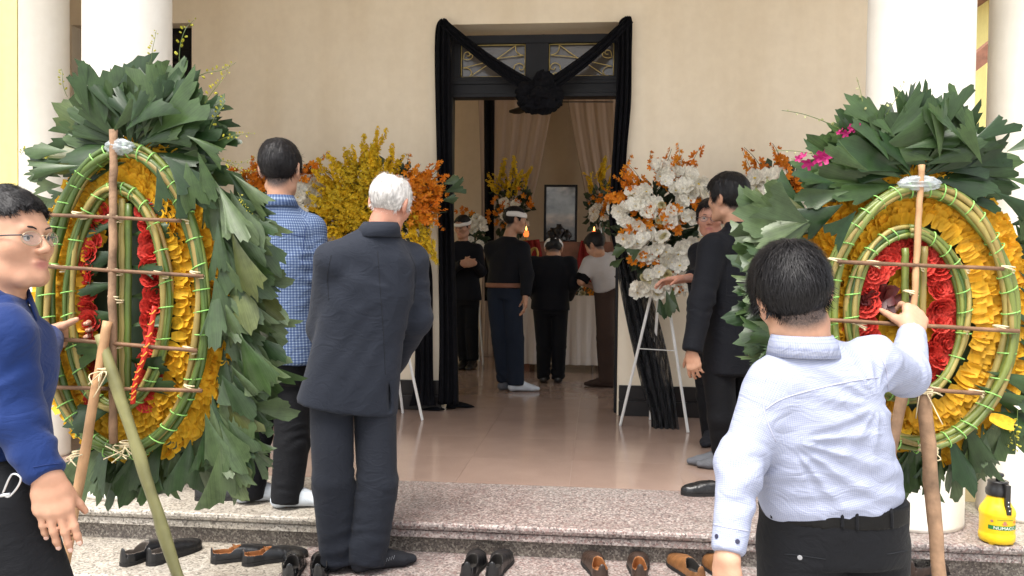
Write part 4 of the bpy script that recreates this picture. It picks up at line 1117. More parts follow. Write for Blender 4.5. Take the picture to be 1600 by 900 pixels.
def wrap(root, d, px, py, r, off, turns=3, m=None, ax=(0, 0, 1), ends=2):
    """raffia lashing round a crossing, with loose ends"""
    c = P(px, py, d)+BACK*off; pts = []
    M = mat_from(Vector(ax).orthogonal(), Vector(ax), c, 1)
    for i in range(turns*10+1):
        q = T*i/10; pts.append(M @ Vector((r*math.cos(q), r*math.sin(q)*1.1, (i/(turns*10)-.5)*0.018+0.004*math.sin(q*.5))))
    b = MB(); b.tube(pts, 0.0026, 5)
    for k in range(ends):
        e = c+BACK*r; b.tube(catmull([e, e+BACK*.02+jit(.02)+UP*-.01, e+BACK*.015+jit(.05)-UP*.035], 4), 0.002, 4)
    keep_world(b.build('lashing', m or M_raf, root, smooth=True), root)
def ground_leg(root, name, d, top, low, r, m, lean, nodes=False):
    """leg from its top pixel through its low pixel down to the ground, leaning towards the viewer"""
    a = P(top[0], top[1], d)+BACK*0.055; b_ = P(low[0], low[1], d-lean)
    # intersect the line with the ground
    dirv = b_-a; k = (0.0+0.004-a.z)/dirv.z; f = a+dirv*k
    cv = [a.lerp(f, i/22)+jit(r*0.10) for i in range(23)]; rr = [r*(1+0.07*rng.uniform(-1, 1)) for _ in cv]
    if nodes:
        for q in range(2, 22, 4): rr[q] = r*1.18
    ex = (a-f).normalized(); cv = [a+ex*0.03]+cv; rr = [r]+rr
    bb = MB(); bb.tube(cv, rr, 9); o = bb.build(name, m, root, smooth=True); keep_world(o, root); return o
def film(root, d, px, py, off, r, seed):
    global V, Q
    V = []; Q = []; crumple(P(px, py, d)+BACK*off, r, seed); o = link('wrapping', mesh_np('wrapping', V, Q), M_film, root); keep_world(o, root)

M_thread = simple('orange_thread', (0.8, 0.30, 0.04), 0.5)
# ---- left wreath
rng = np.random.default_rng(41)
D = 2.65; w0 = P(190, 700, D); w0.z = 0
WL = empty('funeral_wreath', w0, 'tall oval yellow wreath with palm leaf crown, held by the man in blue', 'wreath', 'leaf crowned funeral wreaths')
backing(WL, D, 200, 470, 140, 250, -0.085, M_foliage)
rows_ellipse(WL, 'petal', PETALS, D, 200, 470, [(158-6*i, 254-6*i, 122-4*i) for i in range(15)], 0.06, -0.068, 0.046, 42, cap=290)
for k in range(30):     # red blooms inside the inner oval
    side = -1 if k % 2 else 1; u = (k//2)/14
    x = 184+side*(40+14*math.sin(u*3.14))+rng.uniform(-4, 4)-(4 if side > 0 else 0); y = 330+u*300
    put('bloom', REDB[k % 2], mat_from(UP+jit(.5), BACK+jit(.3)+RIGHT*side*0.3, P(x, y, D)-BACK*0.035, 0.072*rng.uniform(.85, 1.15)), WL)
hoop(WL, D, 194, 470, 122, 236, 0.0235, 8, 43, 0.05, 0.0, 40)
hoop(WL, D, 182, 466, 77, 172, 0.0195, 7, 44, 0.03, -0.005, 24)
for k, (x0, y0, x1, y1) in enumerate(((179, 318, 180, 640), (190, 310, 191, 650), (200, 318, 198, 640))):   # upright bundle
    stick(WL, 'upright_stem', D, [(x0, y0), ((x0+x1)/2, 470), (x1, y1)], 0.011, M_stem if k != 1 else M_stemy, 7, -0.004)
stick(WL, 'pole', D, [(184, 205), (183, 330), (182, 470), (184, 690)], 0.0125, M_bark, 8, 0.028)
for x0, y0, x1, y1 in ((76, 336, 290, 346), (80, 416, 324, 431), (72, 526, 314, 546), (78, 602, 322, 608)):
    stick(WL, 'crossbar', D, [(x0, y0), (x1, y1)], 0.0062, M_stick, 6, 0.034)
for x, y in ((291, 343), (311, 428), (300, 545), (302, 604), (183, 341), (183, 423), (184, 466), (183, 536), (96, 418), (128, 336), (92, 528), (255, 428)):
    wrap(WL, D, x, y, 0.021, 0.012, 2, ax=(0.3, 0, 1), ends=0)
inn = []
for k in range(14):    # dark leaves inside the inner oval
    y = 320+k*24; s_ = -1 if k % 2 else 1
    inn.append((190+s_*5, y, 200-40 if s_ < 0 else -20+40*rng.random(), rng.uniform(62, 85), -0.03+0.002*k, 0))
leafset(WL, D, inn, seed=45)
# crown of palm leaves
it = []
for k in range(70):
    u = k/69; ring = rng.random()
    a = rng.uniform(160, 380); 
    r0 = 8+40*ring; x = 206+r0*math.cos(R(a))*1.0+rng.uniform(-12, 12); y = 232+r0*math.sin(R(a))*0.9+rng.uniform(-8, 14)
    ln = rng.uniform(88, 128)*(0.92 if a > 330 or a < 200 else 1.06)
    it.append((x, y, a+rng.uniform(-12, 12), ln, -0.09+0.10*(1-ring)*rng.uniform(.5, 1), 0))
for k in range(16):
    a = rng.uniform(195, 345); it.append((205+rng.uniform(-60, 60), 190+rng.uniform(-10, 30), a, rng.uniform(75, 105), rng.uniform(-.02, .05), 0))
for x, y, a, ln in ((140, 262, 172, 85), (120, 240, 185, 70), (110, 255, 165, 60), (265, 245, 40, 80), (280, 262, 60, 90), (300, 255, 75, 85), (255, 262, 75, 70), (318, 240, 70, 80), (300, 215, 20, 70)):
    it.append((x, y, a, ln, .05, 0))
leafset(WL, D, it, seed=46)
# fringe down the right side
it = []
for k in range(96):
    u = rng.random(); y = 262+u*430; xr = 322+18*math.sin(u*3.14)
    it.append((xr+rng.uniform(-10, 34), y, rng.uniform(35, 85)+(8 if u > .7 else 0), rng.uniform(72, 118), rng.uniform(-.10, .02), 1 if rng.random() < .8 else 0))
for k in range(26):
    y = 300+k*16; it.append((345+rng.uniform(-8, 22)+18*math.sin((y-300)/420*3.1), y, rng.uniform(5, 60), rng.uniform(62, 95), rng.uniform(-.14, -.05), 1))
# bottom fringe
for k in range(46):
    u = k/45; x = 110+u*245; yb = 690-40*((u-.35)/.65)**2*(1 if u > .35 else .6)
    it.append((x+rng.uniform(-10, 10), yb+rng.uniform(-6, 14), rng.uniform(70, 130), rng.uniform(68, 112), rng.uniform(-.12, -.04), 1 if rng.random() < .5 else 0))
for k in range(14):   # few leaves showing on the left of the rim
    y = 262+k*12; it.append((84-rng.uniform(0, 10), y, rng.uniform(150, 215), rng.uniform(40, 62), rng.uniform(-.14, -.06), 1))
leafset(WL, D, it, seed=47)
for x, y, a, sc, kd in ((316, 160, -58, .55, 0), (322, 205, -70, .5, 1), (338, 218, -15, .42, 2), (334, 248, 5, .42, 0), (300, 120, -25, .5, 1), (276, 95, -78, .6, 2), (232, 95, -85, .42, 0), (100, 150, -110, .4, 1), (80, 240, 190, .5, 2), (345, 250, 20, .4, 1), (368, 300, 60, .3, 2)):
    dr = RIGHT*math.cos(R(a))-UP*math.sin(R(a)); put('orchid_spray', SPR_BUD[kd], mat_from(dr, BACK+jit(.3), P(x, y, D)-BACK*.02, sc), WL)
ground_leg(WL, 'easel_leg', D, (179, 515), (118, 790), 0.0145, M_plank, .10)
ground_leg(WL, 'easel_leg', D, (174, 535), (268, 870), 0.0165, M_bam, .16, True)
wrap(WL, D, 180, 575, 0.026, 0.055, 4, ends=5); wrap(WL, D, 206, 692, 0.020, 0.03, 3, ends=6); wrap(WL, D, 140, 700, 0.018, 0.06, 2, ends=5)
film(WL, D, 192, 231, 0.02, (.042, .02, .022), 71)
# red braided ribbon
b = MB(); pts = catmull([P(246, 478, D)+BACK*.02, P(238, 540, D)+BACK*.035, P(222, 590, D)+BACK*.04, P(214, 628, D)+BACK*.03], 8); b.tube(pts, [0.010]*len(pts), 8, flat=0.5)
rb_ = b.build('ribbon', simple('red_ribbon', (0.62, 0.03, 0.02), 0.45, 0.1), WL, smooth=True); keep_world(rb_, WL)
for i in range(2, len(pts)-2, 2):
    b = MB(); b.tube([pts[i]+BACK*.006-RIGHT*.009, pts[i]+BACK*.011, pts[i]+BACK*.006+RIGHT*.009+UP*.012], 0.0022, 5)
    st_ = b.build('stripe', M_thread, WL); keep_world(st_, WL)

# ---- right wreath
rng = np.random.default_rng(51)
D = 2.60; w0 = P(1437, 700, D); w0.z = 0
WR = empty('funeral_wreath', w0, 'rounder yellow and red wreath with leaf crown, gripped by the man in white', 'wreath', 'leaf crowned funeral wreaths')
backing(WR, D, 1437, 490, 168, 215, -0.085, M_foliage)
rows_ellipse(WR, 'petal', PETALS, D, 1437, 495, [(188-6*i, 240-6*i, 128-4*i) for i in range(15)], 0.0, -0.068, 0.048, 52, cap=280)
rows_ellipse(WR, 'petal', PETALS, D, 1420, 490, [(40, 80, 30), (30, 64, 24), (18, 44, 16), (8, 24, 10)], 0.0, -0.05, 0.055, 53, cap=20)
for k in range(44):
    a = T*k/22; rr = (74, 112) if k < 22 else (58, 92)
    x = 1416+rr[0]*math.sin(a)+rng.uniform(-3, 3); y = 492-rr[1]*math.cos(a)+rng.uniform(-3, 3)
    put('bloom', REDB[k % 2], mat_from(UP+jit(.5), BACK+jit(.25)+RIGHT*math.sin(a)*.3, P(x, y, D)-BACK*(0.036 if k < 22 else .03), 0.076*rng.uniform(.85, 1.15)), WR)
dk = [petal_me('dark_petal', 700+k, wid=.5) for k in range(2)]
for me in dk: me.materials.append(M_dkred)
for k in range(26):
    q = rng.uniform(0, T); rr = rng.uniform(0, 24)
    put('dark_petal', dk[k % 2], mat_from(RIGHT*math.cos(q)+UP*math.sin(q)+BACK*.3, BACK+jit(.4), P(1386+rr*math.cos(q), 468+rr*.8*math.sin(q), D)-BACK*.02, .055), WR)
hoop(WR, D, 1437, 495, 142, 200, 0.0235, 8, 54, -0.0, 0.0, 38)
hoop(WR, D, 1420, 492, 89, 130, 0.0200, 7, 55, -0.02, -0.004, 22)
for k, (x0, y0, x1, y1) in enumerate(((1415, 388, 1414, 600), (1434, 384, 1430, 600), (1445, 386, 1438, 600))):
    stick(WR, 'upright_stem', D, [(x0, y0), ((x0+x1)/2, 470), (x1, y1)], 0.0115, M_stem if k != 2 else M_stemy, 7, -0.003)
stick(WR, 'pole', D, [(1433, 260), (1429, 340), (1421, 480), (1416, 600)], 0.0095, M_plank, 8, 0.028)
for x0, y0, x1, y1 in ((1302, 409, 1558, 420), (1290, 499, 1582, 516), (1330, 598, 1524, 612)):
    stick(WR, 'crossbar', D, [(x0, y0), (x1, y1)], 0.0065, M_stick, 6, 0.034)
for x, y in ((1302, 408), (1570, 420), (1560, 512), (1362, 412), (1500, 420), (1498, 514), (1430, 417), (1420, 458), (1340, 508), (1455, 607), (1522, 612)):
    wrap(WR, D, x, y, 0.021, 0.012, 2, ax=(0.3, 0, 1), ends=0)
it = []
for k in range(82):
    ring = rng.random(); a = rng.uniform(165, 375)
    r0 = 8+52*ring; x = 1432+r0*math.cos(R(a))*1.35+rng.uniform(-14, 14); y = 276+r0*math.sin(R(a))*0.85+rng.uniform(-8, 16)
    ln = rng.uniform(85, 122)*(1.08 if (a > 340 or a < 200) else 0.95)
    it.append((x, y, a+rng.uniform(-12, 12), ln, -0.09+0.10*(1-ring)*rng.uniform(.5, 1), 0))
for k in range(22):
    a = rng.uniform(185, 355); it.append((1440+rng.uniform(-80, 85), 232+rng.uniform(-22, 30), a, rng.uniform(76, 104), rng.uniform(-.02, .05), 0))
for x, y, a, ln in ((1560, 240, -25, 70), (1560, 280, 10, 80), (1540, 300, 30, 80), (1575, 320, 60, 80), (1320, 300, 170, 80), (1310, 320, 150, 80), (1300, 290, 195, 70), (1350, 270, 200, 90), (1330, 330, 130, 70)):
    it.append((x, y, a, ln, .04, 0))
leafset(WR, D, it, seed=56)
it = []
for k in range(58):      # left fringe
    u = rng.random(); y = 330+u*235; xr = 1275-14*math.sin(u*3.14)
    it.append((xr+rng.uniform(-22, 16), y, rng.uniform(150, 215)-20*u, rng.uniform(70, 112), rng.uniform(-.10, .0), 1 if rng.random() < .5 else 0))
for x, y, a, ln in ((1250, 395, 178, 92), (1245, 375, 195, 80), (1240, 440, 185, 88), (1245, 470, 175, 90), (1240, 500, 165, 80), (1250, 520, 140, 80), (1262, 350, 200, 100), (1270, 340, 165, 110), (1285, 330, 150, 100), (1245, 410, 190, 85), (1238, 455, 168, 78)):
    it.append((x, y, a, ln, .02, 1))
for k in range(44):      # bottom fringe
    u = k/43; x = 1375+u*215; yb = 690-70*max(0, (u-.45)/.55)**2
    it.append((x+rng.uniform(-10, 10), yb+rng.uniform(-14, 10), rng.uniform(60, 115), rng.uniform(70, 112), rng.uniform(-.12, -.03), 1 if rng.random() < .25 else 0))
for k in range(44):      # right fringe
    u = rng.random(); y = 330+u*340; it.append((1596+rng.uniform(-10, 30), y, rng.uniform(-20, 60), rng.uniform(70, 110), rng.uniform(-.12, -.02), 0))
for x, y, a, ln in ((1520, 600, 25, 95), (1535, 640, 20, 100), (1500, 650, 55, 110), (1540, 580, 10, 90), (1560, 600, 35, 90), (1480, 670, 70, 110)):
    it.append((x, y, a, ln, .0, 0))
leafset(WR, D, it, seed=57)
for me_, x, y, a, sc in ((SPR_PALE[0], 1352, 215, -105, .62), (SPR_PALE[1], 1318, 205, -155, .65), (SPR_PALE[1], 1300, 250, 195, .6), (SPR_PALE[0], 1250, 350, 185, .5), (SPR_MAG[0], 1345, 200, 160, .5), (SPR_MAG[0], 1300, 245, 170, .75), (SPR_PALE[0], 1285, 355, 165, .6), (SPR_PALE[0], 1385, 180, -70, .4), (SPR_BUD[0], 1575, 650, 70, .5), (SPR_BUD[1], 1590, 640, 95, .5)):
    dr = RIGHT*math.cos(R(a))-UP*math.sin(R(a)); put('orchid_spray', me_, mat_from(dr, BACK+jit(.3), P(x, y, D)+BACK*.0, sc), WR)
yp = PETALS[1]
put('fallen_petal', yp, mat_from(RIGHT*.9-UP*.35, BACK+UP*.4, P(1540, 650, D)+BACK*.02, .075), WR)
ground_leg(WR, 'easel_leg', D, (1402, 590), (1380, 760), 0.0165, M_bark, .10)
ground_leg(WR, 'easel_leg', D, (1427, 575), (1464, 860), 0.0205, M_bark, .16)
wrap(WR, D, 1424, 607, 0.034, 0.055, 3, ends=3); wrap(WR, D, 1438, 697, 0.026, 0.05, 3, ends=3)
film(WR, D, 1432, 288, 0.02, (.055, .02, .022), 72)
# ---------------------------------------------------------------- people
def skin_mat(name, c, c2):
    t = NT(name); n = t.noise(9, 5); n2 = t.noise(60, 3)
    col = t.ramp(n, [(0.3, c2), (0.7, c)]); col = t.mix(0.35, col, t.ramp(n2, [(0.3, (0.85, 0.8, 0.78)), (0.7, (1.08, 1.05, 1.03))]), 'MULTIPLY')
    at = t.node('ShaderNodeAttribute'); at.attribute_name = 'stubble'; lp = t.node('ShaderNodeAttribute'); lp.attribute_name = 'lip'
    gr = t.ramp(t.noise(330, 3), [(0.35, (0.030, 0.024, 0.024)), (0.75, (0.16, 0.11, 0.09))])
    col = t.mix(lp.outputs['Fac'], col, (0.40, 0.15, 0.125)); col = t.mix(at.outputs['Fac'], col, gr)
    t.base(col); t.set(Roughness=0.5); t.b.inputs['Specular IOR Level'].default_value = 0.35
    t.b.inputs['Subsurface Weight'].default_value = 0.07; t.b.inputs['Subsurface Radius'].default_value = (0.012, 0.005, 0.003); t.b.inputs['Subsurface Scale'].default_value = 0.6
    t.bump(t.noise(350, 3), 0.08, 0.001); return t.m
M_skin = skin_mat('skin', (0.52, 0.305, 0.205), (0.45, 0.235, 0.15))
M_skinr = skin_mat('skin_ruddy', (0.52, 0.275, 0.195), (0.43, 0.195, 0.13))
M_lips = skin_mat('lips', (0.42, 0.16, 0.13), (0.34, 0.12, 0.10))
M_nail = simple('nail', (0.66, 0.42, 0.34), 0.3, 0.05)
def hair_mat(name, c, rough=0.52):
    t = NT(name); n = t.noise(40, 3, vec=t.scale(t.coord(), (3, 3, .5))); t.base(t.ramp(n, [(0.3, tuple(x*.6 for x in c)), (0.7, tuple(x*1.4 for x in c))]))
    t.set(Roughness=rough); t.b.inputs['Specular IOR Level'].default_value = 0.28; t.bump(t.noise(150, 3, vec=t.scale(t.coord(), (2, 2, .4))), 0.35, 0.003); return t.m
M_hair = hair_mat('black_hair', (0.011, 0.010, 0.011)); M_hairw = hair_mat('white_hair', (0.62, 0.60, 0.58), 0.55)
t = NT('short_hair_fade'); n = t.noise(90, 4); t.base(t.ramp(n, [(0.35, (0.06, 0.045, 0.04)), (0.65, (0.20, 0.14, 0.11))])); t.set(Roughness=0.7); t.bump(t.noise(400, 2), .4, .002); M_fade = t.m
def creases(t, fine, wb, st=0.42):
    n = t.node('ShaderNodeTexNoise'); n.inputs['Scale'].default_value = 9; n.inputs['Detail'].default_value = 5; n.inputs['Roughness'].default_value = 0.5; n.inputs['Distortion'].default_value = 1.6
    t.l(t.scale(t.coord(), (1, 1, 1.7)), n.inputs['Vector'])
    rid = t.math('ABSOLUTE', t.math('SUBTRACT', n.outputs['Fac'], 0.5)); b1 = t.node('ShaderNodeBump'); b1.inputs['Strength'].default_value = st; b1.inputs['Distance'].default_value = 0.022
    t.l(rid, b1.inputs['Height']); b2 = t.node('ShaderNodeBump'); b2.inputs['Strength'].default_value = wb; b2.inputs['Distance'].default_value = 0.0015
    t.l(fine, b2.inputs['Height']); t.l(b1.outputs['Normal'], b2.inputs['Normal']); t.l(b2.outputs['Normal'], t.b.inputs['Normal'])
def fabric(name, c, rough=0.85, var=0.12, sheen=0.0, weave=700, wb=0.15, cr=0.30):
    t = NT(name); n = t.noise(3, 4); col = t.ramp(n, [(0.3, tuple(x*(1-var) for x in c)), (0.7, tuple(min(1, x*(1+var)) for x in c))])
    t.base(col); t.set(Roughness=rough); t.b.inputs['Specular IOR Level'].default_value = 0.2
    if sheen: t.b.inputs['Sheen Weight'].default_value = sheen; t.b.inputs['Sheen Roughness'].default_value = 0.5
    uv = t.node('ShaderNodeUVMap'); uv.uv_map = 'uv'
    a = t.noise(weave, 1, vec=t.scale(uv.outputs[0], (1, 0.25, 1))); b = t.noise(weave, 1, vec=t.scale(uv.outputs[0], (0.25, 1, 1)))
    creases(t, t.math('ADD', a, b), wb, cr); return t.m
def check(name, base, line, period, frac, mid=None, rough=0.85):
    """woven check: lines across both directions of the cloth, darker where they cross"""
    t = NT(name); uv = t.node('ShaderNodeUVMap'); uv.uv_map = 'uv'; s = t.node('ShaderNodeSeparateXYZ'); t.l(uv.outputs[0], s.inputs[0])
    def stripes(o):
        f = t.math('FRACT', t.math('DIVIDE', o, period)); return t.math('LESS_THAN', f, frac)
    u, v = stripes(s.outputs[0]), stripes(s.outputs[1])
    both = t.math('MULTIPLY', t.math('ADD', u, v), 0.5)
    col = t.ramp(both, [(0.0, base), (0.5, mid or tuple((a+b)/2 for a, b in zip(base, line))), (1.0, line)])
    n = t.noise(3, 4); col = t.mix(0.3, col, t.ramp(n, [(0.3, (0.9, 0.9, 0.9)), (0.7, (1.06, 1.06, 1.06))]), 'MULTIPLY')
    t.base(col); t.set(Roughness=rough); t.b.inputs['Specular IOR Level'].default_value = 0.2
    creases(t, t.noise(700, 1, vec=uv.outputs[0]), 0.1); return t.m
M_sock_w = fabric('pale_sock', (0.55, 0.60, 0.66)); M_sock_d = fabric('dark_sock', (0.018, 0.019, 0.024)); M_sock_g = fabric('grey_sock', (0.12, 0.125, 0.14))
M_leather = simple('black_leather', (0.010, 0.010, 0.011), 0.32, 0.3, 25, 0.2, 0.5, bscale=180)
M_belt = simple('belt_leather', (0.0045, 0.0042, 0.0042), 0.55, 0.3, 20, 0.2, 0.18, bscale=220)
M_steel = simple('steel', (0.55, 0.55, 0.56), 0.3, 0.1, 20, metal=0.9)
M_button = simple('dark_button', (0.03, 0.03, 0.06), 0.35)
M_band = fabric('white_headband', (0.74, 0.72, 0.70))
t = NT('eye_white'); t.base((0.36, 0.32, 0.30)); t.set(Roughness=0.35); M_eye = t.m
t = NT('iris'); t.base((0.012, 0.008, 0.006)); t.set(Roughness=0.35); t.b.inputs['Specular IOR Level'].default_value = 0.2; M_iris = t.m
t = NT('lens'); t.base((0.9, 0.92, 0.92)); t.set(Roughness=0.03); t.b.inputs['Alpha'].default_value = 0.10; t.b.inputs['Specular IOR Level'].default_value = 0.6; M_lens = t.m
M_frame = simple('spectacle_frame', (0.03, 0.03, 0.035), 0.3)
M_seam = simple('seam_thread', (0.02, 0.02, 0.022), 0.8)

def np3(v): return np.array([v[0], v[1], v[2]], float)
def head_frame(yaw, pitch=0, roll=0):
    """columns: right, forward, up; yaw 0 looks along +Y, positive turns left; pitch down positive; roll positive tips to the person's right"""
    M = Matrix.Rotation(R(yaw), 3, 'Z') @ Matrix.Rotation(R(-pitch), 3, 'X') @ Matrix.Rotation(R(roll), 3, 'Y')
    return np.array(M, float)
def head_prims(c, M, s=1.0, detail=True):
    def W(x, y, z): return np3(c)+M@np.array([x, y, z])*s
    A = []; S = []
    def e(p, r, k): A.append((ell(W(*p), tuple(q*s for q in r), M), k))
    def cn(a, b, ra, rb, k): A.append((cone(W(*a), W(*b), ra*s, rb*s), k))
    e((0, -.014, .034), (.0745, .094, .084), .0); e((0, .026, .004), (.066, .062, .082), .03)
    e((0, .030, -.058), (.056, .054, .050), .03); e((0, .072, -.094), (.022, .018, .018), .03)
    for q in (-1, 1):
        e((q*.046, .052, -.022), (.024, .026, .024), .025)
        cn((q*.05, .0, -.075), (q*.03, .06, -.098), .016, .015, .03)
        # ears: shell with a hollow
        e((q*.078, -.010, -.004), (.009, .019, .031), .008); e((q*.085, -.019, .008), (.0075, .010, .021), .008); e((q*.082, -.016, -.012), (.0075, .011, .020), .008)
        e((q*.077, -.004, -.030), (.007, .009, .012), .006)
        S.append((ell(W(q*.086, -.004, .0), tuple(x*s for x in (.007, .009, .016)), M), .006))
    if detail:
        cn((-.036, .080, .021), (.036, .080, .021), .010, .010, .018)
        cn((0, .086, .012), (0, .1085, -.027), .0068, .0100, .011)
        for q in (-1, 1):
            e((q*.0125, .099, -.032), (.0085, .0115, .0078), .007)
            S.append((ell(W(q*.031, .094, .002), tuple(x*s for x in (.019, .012, .0105)), M), .012))
        cn((-.018, .089, -.0600), (.018, .089, -.0600), .0064, .0064, .007); cn((-.004, .0915, -.0595), (.004, .0915, -.0595), .0062, .0062, .006)
        cn((-.014, .0875, -.0715), (.014, .0875, -.0715), .0066, .0066, .006)
        S.append((cone(W(-.022, .096, -.0655), W(.022, .096, -.0655), .0032*s, .0032*s), .003)); cn((0, .080, -.089), (0, .081, -.096), .0165, .0175, .012)
        for q in (-1, 1):
            for (z, y, zz) in ((.0036, .0885, .0), (-.0046, .0870, -.003)):
                pts = [(q*.0165, .0815, -.001), (q*.025, y, z), (q*.035, y-.001, z), (q*.0455, .0735, .001)]
                for a, b in zip(pts[:-1], pts[1:]): cn(a, b, .0036, .0036, .003)
    return A, S
HL = ([-.13, -.095, -.07, -.035, -.012, .012, .024, .034, .05, .07, .09, .12], [-.082, -.082, -.072, -.045, .012, .012, -.012, .0, .052, .070, .078, .085])
def make_hair(root, c, M, s=1.0, h=0.005, m=None, thick=0.014, line=None, strands=3000, slen=0.022, width=0.0016, lift=0.35, seed=1, bald=None, top=0.0, fade=0.0, name='hair', down=0.25):
    m = m or M_hair; line = line or HL; c = np3(c)
    S = Solid(-0.16*np.ones(3), 0.19*np.ones(3), h/s if s != 1 else h)
    S.add(ell((0, -.014, .034), (.0745+thick*.8, .094+thick, .084+thick+top)), 0); S.add(ell((0, .022, .012), (.066+thick*.8, .060+thick*.7, .082+thick*.8+top*.7)), .03)
    lx, lz = line
    S.fieldcut(lambda X, Y, Z: (np.interp(Y, lx, lz).astype(np.float32)-Z+(.004*np.sin(X*190)+.003*np.sin(X*410+1)).astype(np.float32))*0.8)
    zz_ = S.ax[2][None, None, :]; yy_ = S.ax[1][None, :, None]; S.F = S.F+((thick*.80)*np.clip((0.015-zz_)/.090, 0, 1)*np.clip((.03-yy_)/.03, 0, 1)).astype(np.float32)
    if bald: S.sub(ell(bald[0], bald[1]), .012)
    V, Q = S.verts(); N = vnormals(V, Q)
    f = fbm(V*70, 3)-0.5; cl = fbm(V*np.array([38, 38, 10]), 2)-0.5
    V2 = V+N*(f*0.007+cl*0.011)[:, None]
    rg = np.random.default_rng(seed)
    # strands
    idx = rg.integers(0, len(V), strands); P0 = V2[idx]; n0 = N[idx]; lowd = P0[:, 2]-np.interp(P0[:, 1], lx, lz)
    keep = (n0[:, 2] > -0.92); P0, n0 = P0[keep], n0[keep]
    C = np.array([0.012, -0.045, 0.125]); t = P0-C; t = t-n0*(t*n0).sum(1, keepdims=True); t /= np.linalg.norm(t, axis=1, keepdims=True)+1e-6
    t = t+np.array([0, 0, -down])+rg.normal(0, 0.28, t.shape); t = t-n0*(t*n0).sum(1, keepdims=True); t /= np.linalg.norm(t, axis=1, keepdims=True)+1e-6
    L = slen*rg.uniform(.6, 1.3, len(P0))[:, None]; lf = lift*rg.uniform(.2, 1.2, len(P0))[:, None]
    side = np.cross(t, n0); rows = []
    P0 = P0-n0*0.002
    for k, (u, w) in enumerate(((0, 1), (.4, .9), (.75, .6), (1, .08))):
        p = P0+t*L*u+n0*L*lf*(u-.75*u*u); rows.append(p-side*width*w*.5); rows.append(p+side*width*w*.5)
    SV = np.stack(rows, 1).reshape(-1, 3); n = len(P0); b = np.arange(n)[:, None]*8
    SQ = np.concatenate([b+np.array([[2*k, 2*k+1, 2*k+3, 2*k+2]]) for k in range(3)])
    AV = np.concatenate([V2, SV]); AQ = np.concatenate([Q, SQ+len(V2)])
    W = (AV*s)@M.T+c-np3(root.location)
    return link(name, mesh_np(name, W, AQ), m, root)

NAILS = []
def hand(wr, d, n, right, curls=(20, 25, 15), spread=6, thumb=(0.62, 0.62, 0.45), tcurl=25, s=1.0, each=None):
    """palm from four metacarpals, four fingers of three bones, a thumb leaving the side near the wrist"""
    wr = Vector(wr); d = Vector(d).normalized(); n = Vector(n); n = (n-d*n.dot(d)).normalized(); sd_ = d.cross(n)*(1 if right else -1)
    out = []
    kn = [(.088, .030), (.091, .0095), (.086, -.0115), (.077, -.030)]
    ln = [(.043, .025, .020), (.047, .029, .021), (.044, .027, .020), (.034, .020, .018)]
    for i, (a, b) in enumerate(kn):
        K = wr+d*a*s+sd_*b*s-n*(0.004 if i in (1, 2) else 0)*s
        out.append((cone(wr+d*.008*s+sd_*b*.5*s, K, .0165*s, .0118*s), .016*s))
        if i < 3: 
            K2 = wr+d*kn[i+1][0]*s*.88+sd_*kn[i+1][1]*s; out.append((cone(wr+d*a*.88*s+sd_*b*s, K2, .0115*s, .0115*s), .012*s)); out.append((cone(wr+d*a*.5*s+sd_*b*s*.85, wr+d*kn[i+1][0]*s*.5+sd_*kn[i+1][1]*s*.85, .0135*s, .0135*s), .012*s))
        out.append((ell(K-n*.004*s, .0098*s), .006*s)); ang = 0; p = K; c3 = each[i] if each else curls
        for j in range(3):
            ang += R(c3[j]); sp = R(spread)*(1.5-i)*math.cos(ang)
            dr = (d*math.cos(ang)+n*math.sin(ang)+sd_*sp).normalized(); r0 = (.0098, .0088, .0080)[j]*(0.88 if i == 3 else 1)*s
            q = p+dr*ln[i][j]*s; out.append((cone(p, q, r0, r0-.0009*s), .004*s)); out.append((ell(p, r0*1.06), .004*s)); p = q
        NAILS.append((p-dr*.004*s, dr, -(n*math.cos(ang)-d*math.sin(ang)), r0-.0009*s, s))
    b0 = wr+d*.018*s+sd_*.018*s+n*.004*s; td = (d*thumb[0]+sd_*thumb[1]+n*thumb[2]).normalized()
    b1 = b0+td*.045*s; out.append((cone(b0, b1, .0165*s, .0125*s), .018*s))
    td2 = (td+(d*.6+n*.35)*math.sin(R(tcurl))).normalized(); b2 = b1+td2*.032*s; out.append((cone(b1, b2, .0112*s, .0098*s), .006*s))
    td3 = (td2+(d*.5+n*.4-sd_*.2)*math.sin(R(tcurl))).normalized(); out.append((cone(b2, b2+td3*.025*s, .0098*s, .0078*s), .004*s))
    return out

# fold functions: each takes the vertices and gives a displacement in metres
def f_noise(amp, freq, seed=0, o=2):
    fr = np.array(freq, float)
    return lambda V: amp*(1-2*np.abs(2*fbm(V*fr+seed*7.7, o)-1))
def f_ring(a, b, amp, lam, c, w, seed=0, tilt=0.6):
    a, b = np3(a), np3(b); L = np.linalg.norm(b-a); d = (b-a)/L
    def f(V):
        q = V-a; t = q@d; rad = np.linalg.norm(q-t[:, None]*d, axis=1); n = fbm(V*9+seed*3.1, 2)
        m = np.clip((fbm(V*7+seed*1.7+4, 2)-.32)*2.6, 0, 1)
        return amp*m*np.sin(6.283*t/lam+15*n+tilt*np.sin(V[:, 0]*40))*np.exp(-((t-c*L)/w)**2)*(rad < 0.14)
    return f
def f_radial(c, e1, e2, freq, amp, r0, r1, seed=0, a0=-4, a1=4):
    c, e1, e2 = np3(c), np3(e1), np3(e2)
    def f(V):
        q = V-c; u, v = q@e1, q@e2; r = np.hypot(u, v)+1e-6; a = np.arctan2(v, u); n = fbm(V*5+seed, 2)
        m = np.clip((r-0.01)/r0, 0, 1)*np.exp(-(r/r1)**2)*(a > a0)*(a < a1)
        return amp*m*(1-2*np.abs(np.sin(a*freq*0.5+3.0*n+r*4)))
    return f
